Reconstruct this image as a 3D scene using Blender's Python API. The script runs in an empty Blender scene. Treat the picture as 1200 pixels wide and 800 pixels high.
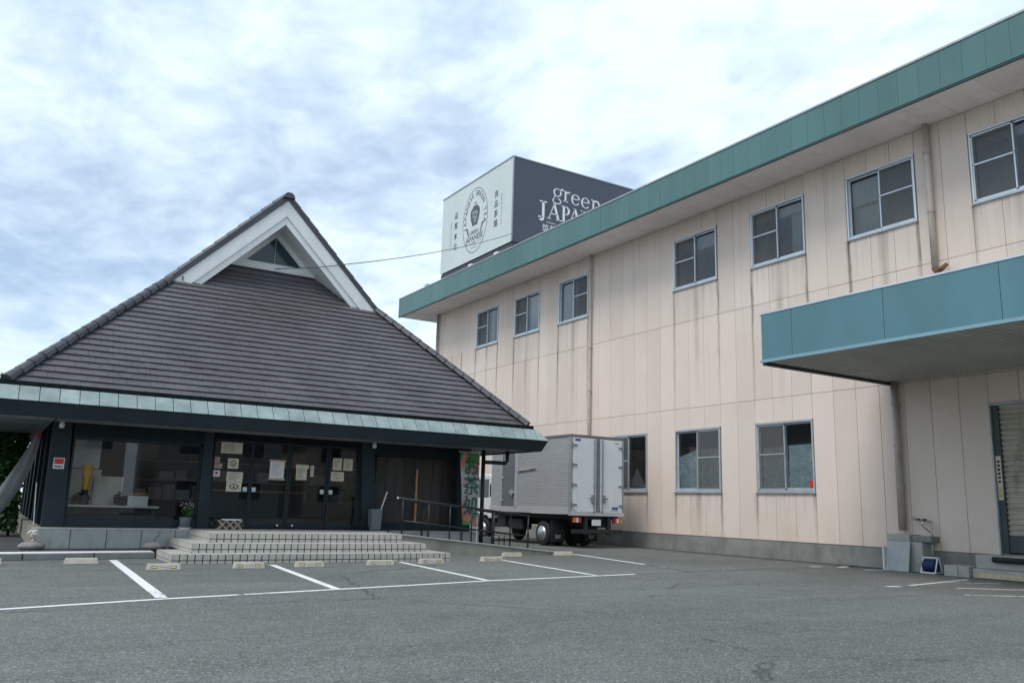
import bpy, bmesh, math, random
from mathutils import Vector, Matrix

random.seed(7)
R = math.radians
scn = bpy.context.scene
C = scn.collection

# ------------------------------------------------------------------ camera
def camera_axes(yaw, pitch, roll):
    f = Vector((math.sin(yaw)*math.cos(pitch), math.cos(yaw)*math.cos(pitch), math.sin(pitch)))
    r = Vector((math.cos(yaw), -math.sin(yaw), 0)); u = r.cross(f)
    return (math.cos(roll)*r + math.sin(roll)*u, -math.sin(roll)*r + math.cos(roll)*u, f)
cr, cu, cf = camera_axes(0.551888, 0.194883, 0.0289864)
cam = bpy.data.cameras.new('camera'); camo = bpy.data.objects.new('camera', cam); C.objects.link(camo)
m = Matrix.Identity(4)
for i in range(3):
    m[i][0] = cr[i]; m[i][1] = cu[i]; m[i][2] = -cf[i]
m[2][3] = 1.2
camo.matrix_world = m
cam.sensor_fit = 'HORIZONTAL'; cam.sensor_width = 36.0; cam.lens = 974.7/1200*36.0
cam.clip_start = 0.05; cam.clip_end = 3000
scn.camera = camo

# ------------------------------------------------------------------ light and exposure
SUN = Vector((-0.52, -0.16, 0.84)).normalized()      # direction towards the veiled sun
sl = bpy.data.lights.new('sun', 'SUN'); slo = bpy.data.objects.new('sun', sl); C.objects.link(slo)
sl.energy = 1.3; sl.angle = R(24); sl.color = (1.0, 0.96, 0.90)
slo.rotation_euler = SUN.to_track_quat('Z', 'Y').to_euler(); slo.location = (0, 0, 40)
scn.view_settings.view_transform = 'Standard'; scn.view_settings.look = 'None'
scn.view_settings.exposure = 0.66; scn.view_settings.gamma = 1.0
scn.view_settings.use_curve_mapping = False

world = bpy.data.worlds.new('World'); scn.world = world; world.use_nodes = True
class NT:
    """tiny node-tree helper"""
    def __init__(s, tree):
        s.t = tree; s.n = tree.nodes; s.l = tree.links; s.n.clear()
    def add(s, typ, **kw):
        n = s.n.new(typ)
        for k, v in kw.items():
            if k == 'inp':
                for a, b in v.items():
                    if hasattr(b, 'is_output') or isinstance(b, bpy.types.NodeSocket): s.l.new(b, n.inputs[a])
                    else: n.inputs[a].default_value = b
            else: setattr(n, k, v)
        return n
    def math(s, op, a, b=0.0, clamp=False):
        n = s.add('ShaderNodeMath', operation=op, use_clamp=clamp, inp={0: a, 1: b}); return n.outputs[0]
    def noise(s, vec, scale, detail=4, rough=0.55, dist=0.0):
        return s.add('ShaderNodeTexNoise', inp={'Vector': vec, 'Scale': scale, 'Detail': detail, 'Roughness': rough, 'Distortion': dist}).outputs[0]
    def ramp(s, fac, a, b, lo=0.0, hi=1.0):
        n = s.add('ShaderNodeMapRange', clamp=True, inp={0: fac, 1: a, 2: b, 3: lo, 4: hi}); return n.outputs[0]
    def mix(s, fac, a, b, blend='MIX'):
        n = s.add('ShaderNodeMix', data_type='RGBA', blend_type=blend, clamp_factor=True)
        for k, v in ((0, fac), (6, a), (7, b)):
            if isinstance(v, bpy.types.NodeSocket): s.l.new(v, n.inputs[k])
            else: n.inputs[k].default_value = (v if k == 0 else (*v, 1) if len(v) == 3 else v)
        return n.outputs[2]
    def mapping(s, vec, scale=(1, 1, 1), loc=(0, 0, 0), rot=(0, 0, 0)):
        return s.add('ShaderNodeMapping', inp={0: vec, 1: loc, 2: rot, 3: scale}).outputs[0]

w = NT(world.node_tree)
tc = w.add('ShaderNodeTexCoord').outputs['Generated']
sky = w.add('ShaderNodeTexSky', sky_type='NISHITA', sun_disc=False)
sky.sun_elevation = math.asin(SUN.z); sky.sun_rotation = math.atan2(SUN.x, SUN.y)
sky.air_density = 1.0; sky.dust_density = 1.5; sky.ozone_density = 1.5
sep = w.add('ShaderNodeSeparateXYZ', inp={0: tc})
den = w.math('ADD', w.math('MAXIMUM', sep.outputs[2], 0.0), 0.16)
cx = w.math('DIVIDE', sep.outputs[0], den); cy = w.math('DIVIDE', sep.outputs[1], den)
pv = w.add('ShaderNodeCombineXYZ', inp={0: cx, 1: cy, 2: 0.37}).outputs[0]
big = w.noise(w.mapping(pv, (0.45, 0.45, 1), (11.3, 15.7, 0)), 1.0, 3, 0.5, 0.4)
mid = w.noise(w.mapping(pv, (1.7, 1.2, 1), (0.3, 1.7, 0), (0, 0, 0.5)), 1.0, 4, 0.5, 0.5)
fin = w.noise(w.mapping(pv, (5.6, 4.6, 1), (1.3, 0.2, 0), (0, 0, 0.5)), 1.0, 4, 0.55, 0.5)
cell = w.noise(w.mapping(pv, (13.0, 10.0, 1), (4.1, 2.2, 0), (0, 0, 0.4)), 1.0, 3, 0.5, 0.3)
cov = w.math('ADD', w.math('ADD', w.math('MULTIPLY', big, 0.45), w.math('MULTIPLY', mid, 0.50)), w.math('ADD', w.math('MULTIPLY', fin, 0.40), w.math('MULTIPLY', cell, 0.22)))
haze = w.ramp(sep.outputs[2], 0.03, 0.20, 0.8, 0.0)
mask = w.math('MAXIMUM', w.ramp(cov, 0.60, 0.92, 0.30, 1.0), haze)
shade = w.ramp(w.math('ADD', w.math('MULTIPLY', mid, 0.6), w.math('ADD', w.math('MULTIPLY', fin, 0.35), w.math('MULTIPLY', cell, 0.22))), 0.38, 0.78)
ccol = w.mix(shade, (5.0, 6.15, 7.6), (6.35, 7.4, 7.8))
skyc = w.mix(mask, sky.outputs[0], ccol)
bg = w.add('ShaderNodeBackground', inp={0: skyc, 1: 0.10})
wo = w.add('ShaderNodeOutputWorld', inp={0: bg.outputs[0]})

# ------------------------------------------------------------------ materials
MATS = {}
def newmat(name):
    mt = bpy.data.materials.new(name); mt.use_nodes = True; MATS[name] = mt
    return mt, NT(mt.node_tree)
def finish(t, bsdf):
    t.add('ShaderNodeOutputMaterial', inp={0: bsdf})
def mk(name, col, rough=0.6, metal=0.0, var=0.18, scale=2.5, bump=0.0, bscale=60.0, rnd=0.0, spec=0.5, dirt=None, stretch=(1, 1, 1)):
    mt, t = newmat(name)
    pos = t.add('ShaderNodeNewGeometry').outputs['Position']
    n = t.noise(t.mapping(pos, stretch), scale, 5, 0.6)
    lo = tuple(c*(1-var) for c in col); hi = tuple(min(1, c*(1+var)) for c in col)
    c = t.mix(t.ramp(n, 0.3, 0.7), lo, hi)
    if dirt:
        dm = t.ramp(t.noise(t.mapping(pos, (1, 1, 0.35)), scale*2.3, 6, 0.65), 0.52, 0.75)
        c = t.mix(t.math('MULTIPLY', dm, dirt[1]), c, dirt[0])
    if rnd:
        rv = t.add('ShaderNodeObjectInfo').outputs['Random']
        k = t.ramp(rv, 0, 1, 1-rnd, 1+rnd)
        hs = t.add('ShaderNodeHueSaturation', inp={'Value': k, 'Color': c}); c = hs.outputs[0]
    b = t.add('ShaderNodeBsdfPrincipled', inp={'Base Color': c, 'Roughness': rough, 'Metallic': metal, 'Specular IOR Level': spec})
    if bump:
        bn = t.noise(pos, bscale, 4, 0.6)
        t.l.new(t.add('ShaderNodeBump', inp={'Height': bn, 'Strength': bump, 'Distance': 0.02}).outputs[0], b.inputs['Normal'])
    finish(t, b.outputs[0]); return mt

def mk_asphalt(name, base, light):
    mt, t = newmat(name)
    pos = t.add('ShaderNodeNewGeometry').outputs['Position']
    large = t.noise(t.mapping(pos, (1, 1.4, 1)), 0.16, 5, 0.6, 0.6)
    tracks = t.noise(t.mapping(pos, (0.12, 1.5, 1), rot=(0, 0, 0.2)), 1.0, 4, 0.6)
    med = t.noise(pos, 2.2, 6, 0.7)
    grit = t.noise(pos, 55, 3, 0.7)
    v = t.add('ShaderNodeTexVoronoi', inp={'Vector': pos, 'Scale': 70.0}).outputs['Color']
    vs = t.add('ShaderNodeSeparateColor', inp={0: v}).outputs[0]
    c = t.mix(t.ramp(large, 0.36, 0.64), tuple(x*.88 for x in base), tuple(x*1.06 for x in light))
    c = t.mix(t.ramp(tracks, 0.45, 0.75, 0, 0.75), c, tuple(x*0.66 for x in base))
    spots = t.math('MULTIPLY', t.ramp(t.noise(t.mapping(pos, (1, 1, 1), (7, 2, 0)), 0.9, 4, 0.6), 0.62, 0.74), t.ramp(t.noise(pos, 0.12, 2), 0.42, 0.6))
    c = t.mix(t.math('MULTIPLY', spots, 0.6), c, tuple(x*0.42 for x in base))
    pale = t.ramp(t.noise(t.mapping(pos, (0.25, 0.9, 1), (2, 5, 0), (0, 0, -.25)), 1.0, 6, 0.7), 0.56, 0.72)
    c = t.mix(t.math('MULTIPLY', pale, 0.5), c, tuple(x*1.35 for x in light))
    c = t.mix(t.ramp(med, 0.35, 0.75, 0, 0.5), c, tuple(x*1.25 for x in light))
    c = t.mix(t.ramp(grit, 0.35, 0.7, 0, 0.75), c, tuple(x*0.62 for x in base))
    c = t.mix(t.ramp(vs, 0.82, 0.98, 0, 0.65), c, (0.36, 0.375, 0.37))
    c = t.mix(t.ramp(vs, 0.25, 0.03, 0, 0.65), c, (0.03, 0.032, 0.034))
    # hairline cracks
    cv = t.add('ShaderNodeTexVoronoi', feature='DISTANCE_TO_EDGE', inp={'Vector': t.mapping(pos, (1, 1, 1)), 'Scale': 0.17}).outputs[0]
    wob = t.math('ADD', cv, t.math('MULTIPLY', t.math('SUBTRACT', t.noise(pos, 3, 4), 0.5), 0.06))
    crack = t.math('MULTIPLY', t.ramp(t.math('ABSOLUTE', wob), 0.0, 0.006, 1, 0), t.ramp(t.noise(pos, 0.35, 2), 0.44, 0.50))
    c = t.mix(t.math('MULTIPLY', crack, 0.65), c, (0.025, 0.025, 0.026))
    b = t.add('ShaderNodeBsdfPrincipled', inp={'Base Color': c, 'Roughness': 0.88, 'Specular IOR Level': 0.35})
    h = t.math('ADD', t.math('MULTIPLY', grit, 0.6), t.math('MULTIPLY', vs, 0.5))
    t.l.new(t.add('ShaderNodeBump', inp={'Height': h, 'Strength': 0.75, 'Distance': 0.012}).outputs[0], b.inputs['Normal'])
    finish(t, b.outputs[0]); return mt
mk_asphalt('asphalt', (0.130, 0.142, 0.131), (0.192, 0.205, 0.190))
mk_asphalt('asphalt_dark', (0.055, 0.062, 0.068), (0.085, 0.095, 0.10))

def mk_paint(name, thresh):
    """worn white road paint: asphalt shows through where the paint has flaked off"""
    mt, t = newmat(name)
    pos = t.add('ShaderNodeNewGeometry').outputs['Position']
    n = t.math('ADD', t.math('MULTIPLY', t.noise(pos, 14, 6, 0.78), 0.7), t.math('MULTIPLY', t.noise(pos, 1.1, 3), 0.3))
    c0 = t.mix(t.noise(pos, 30, 3), (0.68, 0.69, 0.69), (0.86, 0.86, 0.85))
    c = t.mix(t.ramp(n, thresh, thresh+0.03), (0.11, 0.12, 0.122), c0)
    b = t.add('ShaderNodeBsdfPrincipled', inp={'Base Color': c, 'Roughness': 0.7})
    t.l.new(t.add('ShaderNodeBump', inp={'Height': t.noise(pos, 60, 3), 'Strength': 0.5, 'Distance': 0.01}).outputs[0], b.inputs['Normal'])
    finish(t, b.outputs[0])
mk_paint('road_paint', 0.405); mk_paint('road_paint_fresh', 0.20); mk_paint('road_paint_worn', 0.44); mk_paint('road_paint_faint', 0.56)

def mk_wall():
    """pink-beige coated siding: soot runs under the window corners and rain streaks below the eaves"""
    mt, t = newmat('siding')
    g = t.add('ShaderNodeNewGeometry'); pos = g.outputs['Position']
    s = t.add('ShaderNodeSeparateXYZ', inp={0: pos}); Y = s.outputs[1]; Z = s.outputs[2]
    base = t.mix(t.ramp(t.noise(pos, 0.45, 4, 0.6), 0.3, 0.7), (0.705, 0.59, 0.51), (0.76, 0.655, 0.58))
    tone = t.ramp(t.add('ShaderNodeObjectInfo').outputs['Random'], 0, 1, 0.95, 1.05)
    base = t.add('ShaderNodeHueSaturation', inp={'Value': tone, 'Color': base}).outputs[0]
    # rain streaks: long thin vertical noise, strongest under the soffit and under the joint at 7.1 m
    st = t.noise(t.mapping(pos, (1, 5.5, 0.22)), 1.0, 6, 0.68)
    st2 = t.noise(t.mapping(pos, (1, 17, 0.4), (0, 3, 0)), 1.0, 4, 0.6)
    streak = t.math('MULTIPLY', t.ramp(st, 0.54, 0.74), t.ramp(st2, 0.35, 0.7, 0.35, 1.0))
    hi = t.ramp(Z, 4.5, 10.2, 0.10, 0.62)
    base = t.mix(t.math('MULTIPLY', streak, hi), base, (0.42, 0.32, 0.245))
    # soot runs below the sills, at the two ends of every window (bays repeat every 3.31 m)
    ph = t.math('FRACT', t.math('DIVIDE', t.math('ADD', t.math('SUBTRACT', 20.0, Y), 331.0), 3.31))
    wob = t.math('MULTIPLY', t.math('SUBTRACT', t.noise(t.mapping(pos, (1, 2, 1.3)), 1.0, 4), 0.5), 0.035)
    php = t.math('ADD', ph, wob)
    def run(c0, wd): return t.ramp(t.math('ABSOLUTE', t.math('SUBTRACT', php, c0)), 0.0, wd, 1, 0)
    runs = t.math('MAXIMUM', t.math('MAXIMUM', run(0.058, 0.024), t.math('MULTIPLY', run(0.645, 0.020), 0.8)), t.math('MULTIPLY', run(0.36, 0.05), 0.45))
    def fall(z1, ln): return t.math('MULTIPLY', t.math('LESS_THAN', Z, z1), t.ramp(Z, z1-ln, z1, 0.0, 1.0))
    up = t.math('MULTIPLY', fall(8.27, 4.2), t.math('SUBTRACT', 1.0, t.math('LESS_THAN', t.math('ABSOLUTE', t.math('SUBTRACT', Y, 22.1)), 1.5)))
    low = t.math('MULTIPLY', fall(1.77, 1.6), t.math('GREATER_THAN', Y, 14.2))
    fade = t.ramp(t.noise(t.mapping(pos, (1, 0.45, 0.5), (0, 9, 0)), 1.0, 3), 0.32, 0.60, 0.15, 1.0)
    soot = t.math('MULTIPLY', t.math('MULTIPLY', runs, t.math('MAXIMUM', up, low)), fade)
    base = t.mix(t.math('MULTIPLY', soot, 1.25, True), base, (0.15, 0.12, 0.095))
    # drips all along the sill width
    dr = t.math('MULTIPLY', t.math('MULTIPLY', t.math('LESS_THAN', ph, 0.67), t.ramp(t.noise(t.mapping(pos, (1, 14, 0.3)), 1.0, 3), 0.5, 0.7)), t.math('MAXIMUM', t.math('MULTIPLY', fall(8.27, 1.3), up), t.math('MULTIPLY', fall(1.77, 0.9), t.math('GREATER_THAN', Y, 14.4))))
    base = t.mix(t.math('MULTIPLY', dr, 0.45), base, (0.30, 0.25, 0.21))
    # rust-brown tide mark low on the wall
    base = t.mix(t.math('MULTIPLY', t.ramp(Z, 1.6, 0.5), t.ramp(t.noise(t.mapping(pos, (1, 1.5, 0.8)), 1.2, 5), 0.45, 0.8, 0, 0.35)), base, (0.42, 0.31, 0.23))
    b = t.add('ShaderNodeBsdfPrincipled', inp={'Base Color': base, 'Roughness': 0.75, 'Specular IOR Level': 0.3})
    t.l.new(t.add('ShaderNodeBump', inp={'Height': t.noise(pos, 45, 4, 0.7), 'Strength': 0.25, 'Distance': 0.01}).outputs[0], b.inputs['Normal'])
    finish(t, b.outputs[0])
mk_wall()

def mk_glass(name, tint=(0.88, 0.93, 0.93), boost=1.0, ior=1.52):
    mt, t = newmat(name)
    pos = t.add('ShaderNodeNewGeometry').outputs['Position']
    fr = t.math('MULTIPLY', t.add('ShaderNodeFresnel', inp={0: ior}).outputs[0], boost, True)
    nb = t.add('ShaderNodeBump', inp={'Height': t.noise(pos, 1.3, 2), 'Strength': 0.012, 'Distance': 0.02}).outputs[0]
    gl = t.add('ShaderNodeBsdfGlossy', inp={'Color': (0.95, 0.97, 1, 1), 'Roughness': 0.015, 'Normal': nb})
    tr = t.add('ShaderNodeBsdfTransparent', inp={0: (*tint, 1)})
    mx = t.add('ShaderNodeMixShader', inp={0: fr, 1: tr.outputs[0], 2: gl.outputs[0]})
    finish(t, mx.outputs[0])
mk_glass('glass', boost=1.5); mk_glass('glass_shop', (0.90, 0.92, 0.93), 1.7); mk_glass('glass_dark', (0.25, 0.28, 0.30), 1.0)

mk('soffit_white', (0.84, 0.77, 0.74), 0.7, var=0.08, scale=0.8, rnd=0.04, dirt=((0.42, 0.36, 0.32), 0.25))
mk('fascia_green', (0.078, 0.178, 0.170), 0.45, var=0.14, scale=0.5, rnd=0.045, stretch=(1, 1, 0.4), dirt=((0.10, 0.20, 0.19), 0.3))
mk('canopy_blue', (0.088, 0.205, 0.240), 0.45, var=0.14, scale=0.7, rnd=0.04, stretch=(1, 1, 0.4), dirt=((0.12, 0.22, 0.26), 0.3))
mk('trim_blue', (0.22, 0.36, 0.42), 0.4, var=0.08)
mk('canopy_soffit', (0.50, 0.49, 0.45), 0.6, var=0.12, scale=1.0)
mk('dark_trim', (0.035, 0.055, 0.06), 0.5)
mk('concrete', (0.23, 0.235, 0.215), 0.85, var=0.22, scale=1.6, bump=0.3, bscale=35, dirt=((0.10, 0.105, 0.10), 0.6))
mk('concrete_light', (0.40, 0.395, 0.375), 0.85, var=0.15, scale=2.5, bump=0.25, bscale=40, dirt=((0.22, 0.21, 0.19), 0.5))
mk('concrete_green', (0.30, 0.30, 0.25), 0.85, var=0.2, scale=1.8, bump=0.25, bscale=40, dirt=((0.16, 0.16, 0.12), 0.6))
mk('kerb_concrete', (0.20, 0.215, 0.215), 0.85, var=0.2, scale=2.5, bump=0.4, bscale=50)
mk('joint_dark', (0.33, 0.27, 0.23), 0.9)
mk('interior_dark', (0.20, 0.21, 0.215), 0.9)
mk('aluminium', (0.62, 0.66, 0.70), 0.38, metal=0.55, var=0.08, scale=3)
mk('aluminium_dull', (0.40, 0.42, 0.43), 0.5, metal=0.4, var=0.12, scale=3)
mk('insect_mesh', (0.13, 0.135, 0.135), 0.8, var=0.15, scale=4)
mk('curtain_grey', (0.42, 0.45, 0.47), 0.8, var=0.15, scale=3, stretch=(1, 6, 0.3))
mk('curtain_dim', (0.24, 0.255, 0.265), 0.8, var=0.15, scale=3, stretch=(1, 6, 0.3))
def mk_sheet():
    """milky polythene, fold highlights painted in as white lines"""
    mt, t = newmat('plastic_sheet')
    pos = t.add('ShaderNodeNewGeometry').outputs['Position']
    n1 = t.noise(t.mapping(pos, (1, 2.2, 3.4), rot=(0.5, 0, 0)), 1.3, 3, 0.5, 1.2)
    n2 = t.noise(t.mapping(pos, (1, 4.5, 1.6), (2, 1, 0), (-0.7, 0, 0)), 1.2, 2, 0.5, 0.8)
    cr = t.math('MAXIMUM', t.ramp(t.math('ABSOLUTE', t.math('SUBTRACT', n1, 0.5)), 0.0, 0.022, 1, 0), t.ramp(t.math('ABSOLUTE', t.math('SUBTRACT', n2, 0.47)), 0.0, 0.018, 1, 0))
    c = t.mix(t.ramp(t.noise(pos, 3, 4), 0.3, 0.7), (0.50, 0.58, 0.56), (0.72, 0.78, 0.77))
    c = t.mix(t.math('MULTIPLY', cr, 0.9), c, (0.97, 0.98, 0.98))  # white lines stand for light catching the folds
    b = t.add('ShaderNodeBsdfPrincipled', inp={'Base Color': c, 'Roughness': 0.15, 'Specular IOR Level': 0.8})
    finish(t, b.outputs[0])
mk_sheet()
mk('red_paint', (0.62, 0.03, 0.025), 0.5, var=0.1)
mk('pipe_beige', (0.55, 0.48, 0.42), 0.55, var=0.15, scale=2, dirt=((0.30, 0.19, 0.12), 0.6))
mk('pipe_grey', (0.42, 0.36, 0.33), 0.5, var=0.15, scale=2, dirt=((0.15, 0.11, 0.09), 0.5))
mk('rust', (0.17, 0.085, 0.05), 0.9, var=0.7, scale=9)
mk('shutter_metal', (0.52, 0.49, 0.41), 0.45, metal=0.25, var=0.15, scale=1.5, stretch=(1, 0.6, 6), dirt=((0.20, 0.07, 0.035), 0.7))
mk('teal_metal', (0.045, 0.068, 0.075), 0.5, var=0.2)
mk('rubber', (0.018, 0.02, 0.022), 0.75, var=0.2, scale=8)
mk('roof_sheet', (0.20, 0.22, 0.21), 0.7)
mk('roof_tile', (0.096, 0.092, 0.100), 0.5, var=0.20, scale=1.1, rnd=0.07, bump=0.25, bscale=40, dirt=((0.125, 0.122, 0.13), 0.3))
mk('ridge_tile', (0.062, 0.063, 0.075), 0.5, var=0.2, scale=3, rnd=0.14)
mk('white_board', (0.84, 0.85, 0.85), 0.55, var=0.06, scale=1.2, dirt=((0.50, 0.50, 0.48), 0.3))
mk('gable_white', (0.78, 0.79, 0.79), 0.6, var=0.06, scale=1.2)
mk('dark_glass', (0.03, 0.06, 0.075), 0.12, var=0.1)
mk('copper', (0.265, 0.335, 0.33), 0.6, var=0.28, scale=2.2, rnd=0.10, dirt=((0.12, 0.23, 0.21), 0.7))
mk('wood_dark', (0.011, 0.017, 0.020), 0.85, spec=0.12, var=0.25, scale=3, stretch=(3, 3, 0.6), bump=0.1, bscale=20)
mk('wood_navy', (0.016, 0.029, 0.037), 0.55, spec=0.35, var=0.2, scale=2.2)
mk('soffit_wood', (0.19, 0.205, 0.21), 0.6, var=0.3, scale=2, rnd=0.2)
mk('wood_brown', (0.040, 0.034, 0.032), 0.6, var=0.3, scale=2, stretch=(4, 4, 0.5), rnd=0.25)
mk('tile_pale', (0.47, 0.46, 0.42), 0.6, var=0.15, scale=6, rnd=0.06, dirt=((0.28, 0.26, 0.22), 0.5))
mk('tile_grey', (0.34, 0.36, 0.35), 0.6, var=0.12, scale=3, rnd=0.07, dirt=((0.18, 0.19, 0.17), 0.6))
mk('grout', (0.045, 0.044, 0.042), 0.9)
mk('stop_cream', (0.44, 0.42, 0.36), 0.8, var=0.18, scale=7, bump=0.2, bscale=60, dirt=((0.25, 0.23, 0.18), 0.6))
mk('stop_yellow', (0.50, 0.45, 0.24), 0.5, var=0.15, scale=12)
mk('stone', (0.25, 0.24, 0.23), 0.85, var=0.25, scale=9, bump=0.4, bscale=40)
mk('cloth_white', (0.62, 0.60, 0.55), 0.85, var=0.12, scale=10)
mk('cloth_grey', (0.155, 0.165, 0.17), 0.85, var=0.12, scale=4)
mk('cloth_green_ink', (0.10, 0.17, 0.13), 0.85)
mk('banner_ink', (0.02, 0.10, 0.075), 0.8)
mk('cloth_red', (0.30, 0.05, 0.06), 0.85)
mk('paper_white', (0.80, 0.81, 0.83), 0.8, var=0.03)
mk('paper_cream', (0.70, 0.65, 0.52), 0.8, var=0.1, scale=14)
mk('paper_pink', (0.55, 0.40, 0.36), 0.8, var=0.1, scale=14)
mk('ink', (0.03, 0.03, 0.035), 0.8)
mk('ink_grey', (0.30, 0.30, 0.31), 0.8)
mk('wood_tan', (0.42, 0.24, 0.12), 0.6, var=0.2, scale=8)
mk('wood_pale', (0.55, 0.44, 0.32), 0.6, var=0.2, scale=9)
mk('yellow', (0.85, 0.42, 0.02), 0.45, var=0.06)
mk('panel_beige', (0.68, 0.64, 0.54), 0.8, var=0.08)
mk('panel_grey', (0.72, 0.73, 0.74), 0.8, var=0.06)
mk('black_metal', (0.014, 0.016, 0.018), 0.4, var=0.2)
mk('chrome', (0.80, 0.81, 0.82), 0.16, metal=1.0, var=0.05)
mk('rim_steel', (0.55, 0.56, 0.57), 0.38, metal=0.7, var=0.1)
mk('hardware', (0.30, 0.31, 0.32), 0.45, metal=0.5, var=0.15)
mk('truck_silver', (0.56, 0.565, 0.575), 0.36, metal=0.25, var=0.06, scale=1.0)
mk('truck_door', (0.76, 0.80, 0.83), 0.32, metal=0.0, var=0.05, scale=0.8, dirt=((0.50, 0.50, 0.48), 0.4))
mk('truck_grey', (0.19, 0.20, 0.215), 0.4, metal=0.3, var=0.08)
mk('truck_white', (0.80, 0.82, 0.82), 0.25, var=0.03)
mk('chassis', (0.02, 0.022, 0.025), 0.6, var=0.3)
mk('lens_red', (0.45, 0.02, 0.015), 0.15)
mk('lens_amber', (0.75, 0.25, 0.02), 0.15)
mk('sticker_blue', (0.04, 0.07, 0.35), 0.4)
mk('sign_pale', (0.60, 0.66, 0.645), 0.4, var=0.04, scale=0.5, dirt=((0.48, 0.53, 0.52), 0.3))
mk('sign_dark', (0.056, 0.064, 0.090), 0.28, var=0.08, scale=0.5, spec=0.7)
mk('sign_white', (0.86, 0.87, 0.88), 0.5, var=0.02)
mk('sign_navy', (0.030, 0.038, 0.060), 0.5, var=0.05)
mk('sign_slate', (0.075, 0.085, 0.11), 0.5, var=0.05)
mk('steel_dark', (0.035, 0.04, 0.055), 0.5, var=0.2)
mk('hose_blue', (0.015, 0.035, 0.125), 0.45, var=0.15, scale=20)
mk('plastic_white', (0.78, 0.79, 0.80), 0.4, var=0.05)
mk('plastic_grey', (0.16, 0.185, 0.20), 0.45, var=0.1)
mk('leaf_hedge', (0.045, 0.105, 0.030), 0.6, var=0.45, scale=6)
mk('leaf_tree', (0.10, 0.125, 0.035), 0.6, var=0.5, scale=6)
mk('leaf_pot', (0.05, 0.12, 0.04), 0.5, var=0.4, scale=20)
mk('bark', (0.08, 0.065, 0.05), 0.9, var=0.3, scale=8)
mk('petal', (0.34, 0.25, 0.28), 0.7)
mk('house_tan', (0.62, 0.54, 0.44), 0.8, var=0.12)
mk('house_grey', (0.36, 0.36, 0.35), 0.8, var=0.12)
mk('wire', (0.05, 0.055, 0.06), 0.5)

def mk_banner():
    """nobori print: green ends, pale middle, pink-orange blossoms"""
    mt, t = newmat('banner_print')
    pos = t.add('ShaderNodeNewGeometry').outputs['Position']
    Z = t.add('ShaderNodeSeparateXYZ', inp={0: pos}).outputs[2]
    zz = t.math('ADD', Z, t.math('MULTIPLY', t.math('SUBTRACT', t.noise(pos, 3, 3), 0.5), 0.35))
    c = t.mix(t.math('MAXIMUM', t.ramp(zz, 2.02, 2.28), t.ramp(zz, 1.18, 0.95)), (0.58, 0.60, 0.58), (0.13, 0.32, 0.09))
    fl = t.ramp(t.noise(t.mapping(pos, (1, 1, 1), (4.2, 0, 1.3)), 4.6, 2, 0.5), 0.52, 0.57)
    fc = t.mix(t.ramp(t.noise(pos, 11, 2), 0.4, 0.6), (0.70, 0.20, 0.30), (0.80, 0.33, 0.14))
    c = t.mix(fl, c, fc)
    b = t.add('ShaderNodeBsdfPrincipled', inp={'Base Color': c, 'Roughness': 0.8})
    tl = t.add('ShaderNodeBsdfTranslucent', inp={0: c})
    finish(t, t.add('ShaderNodeMixShader', inp={0: 0.3, 1: b.outputs[0], 2: tl.outputs[0]}).outputs[0])
mk_banner()

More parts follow.
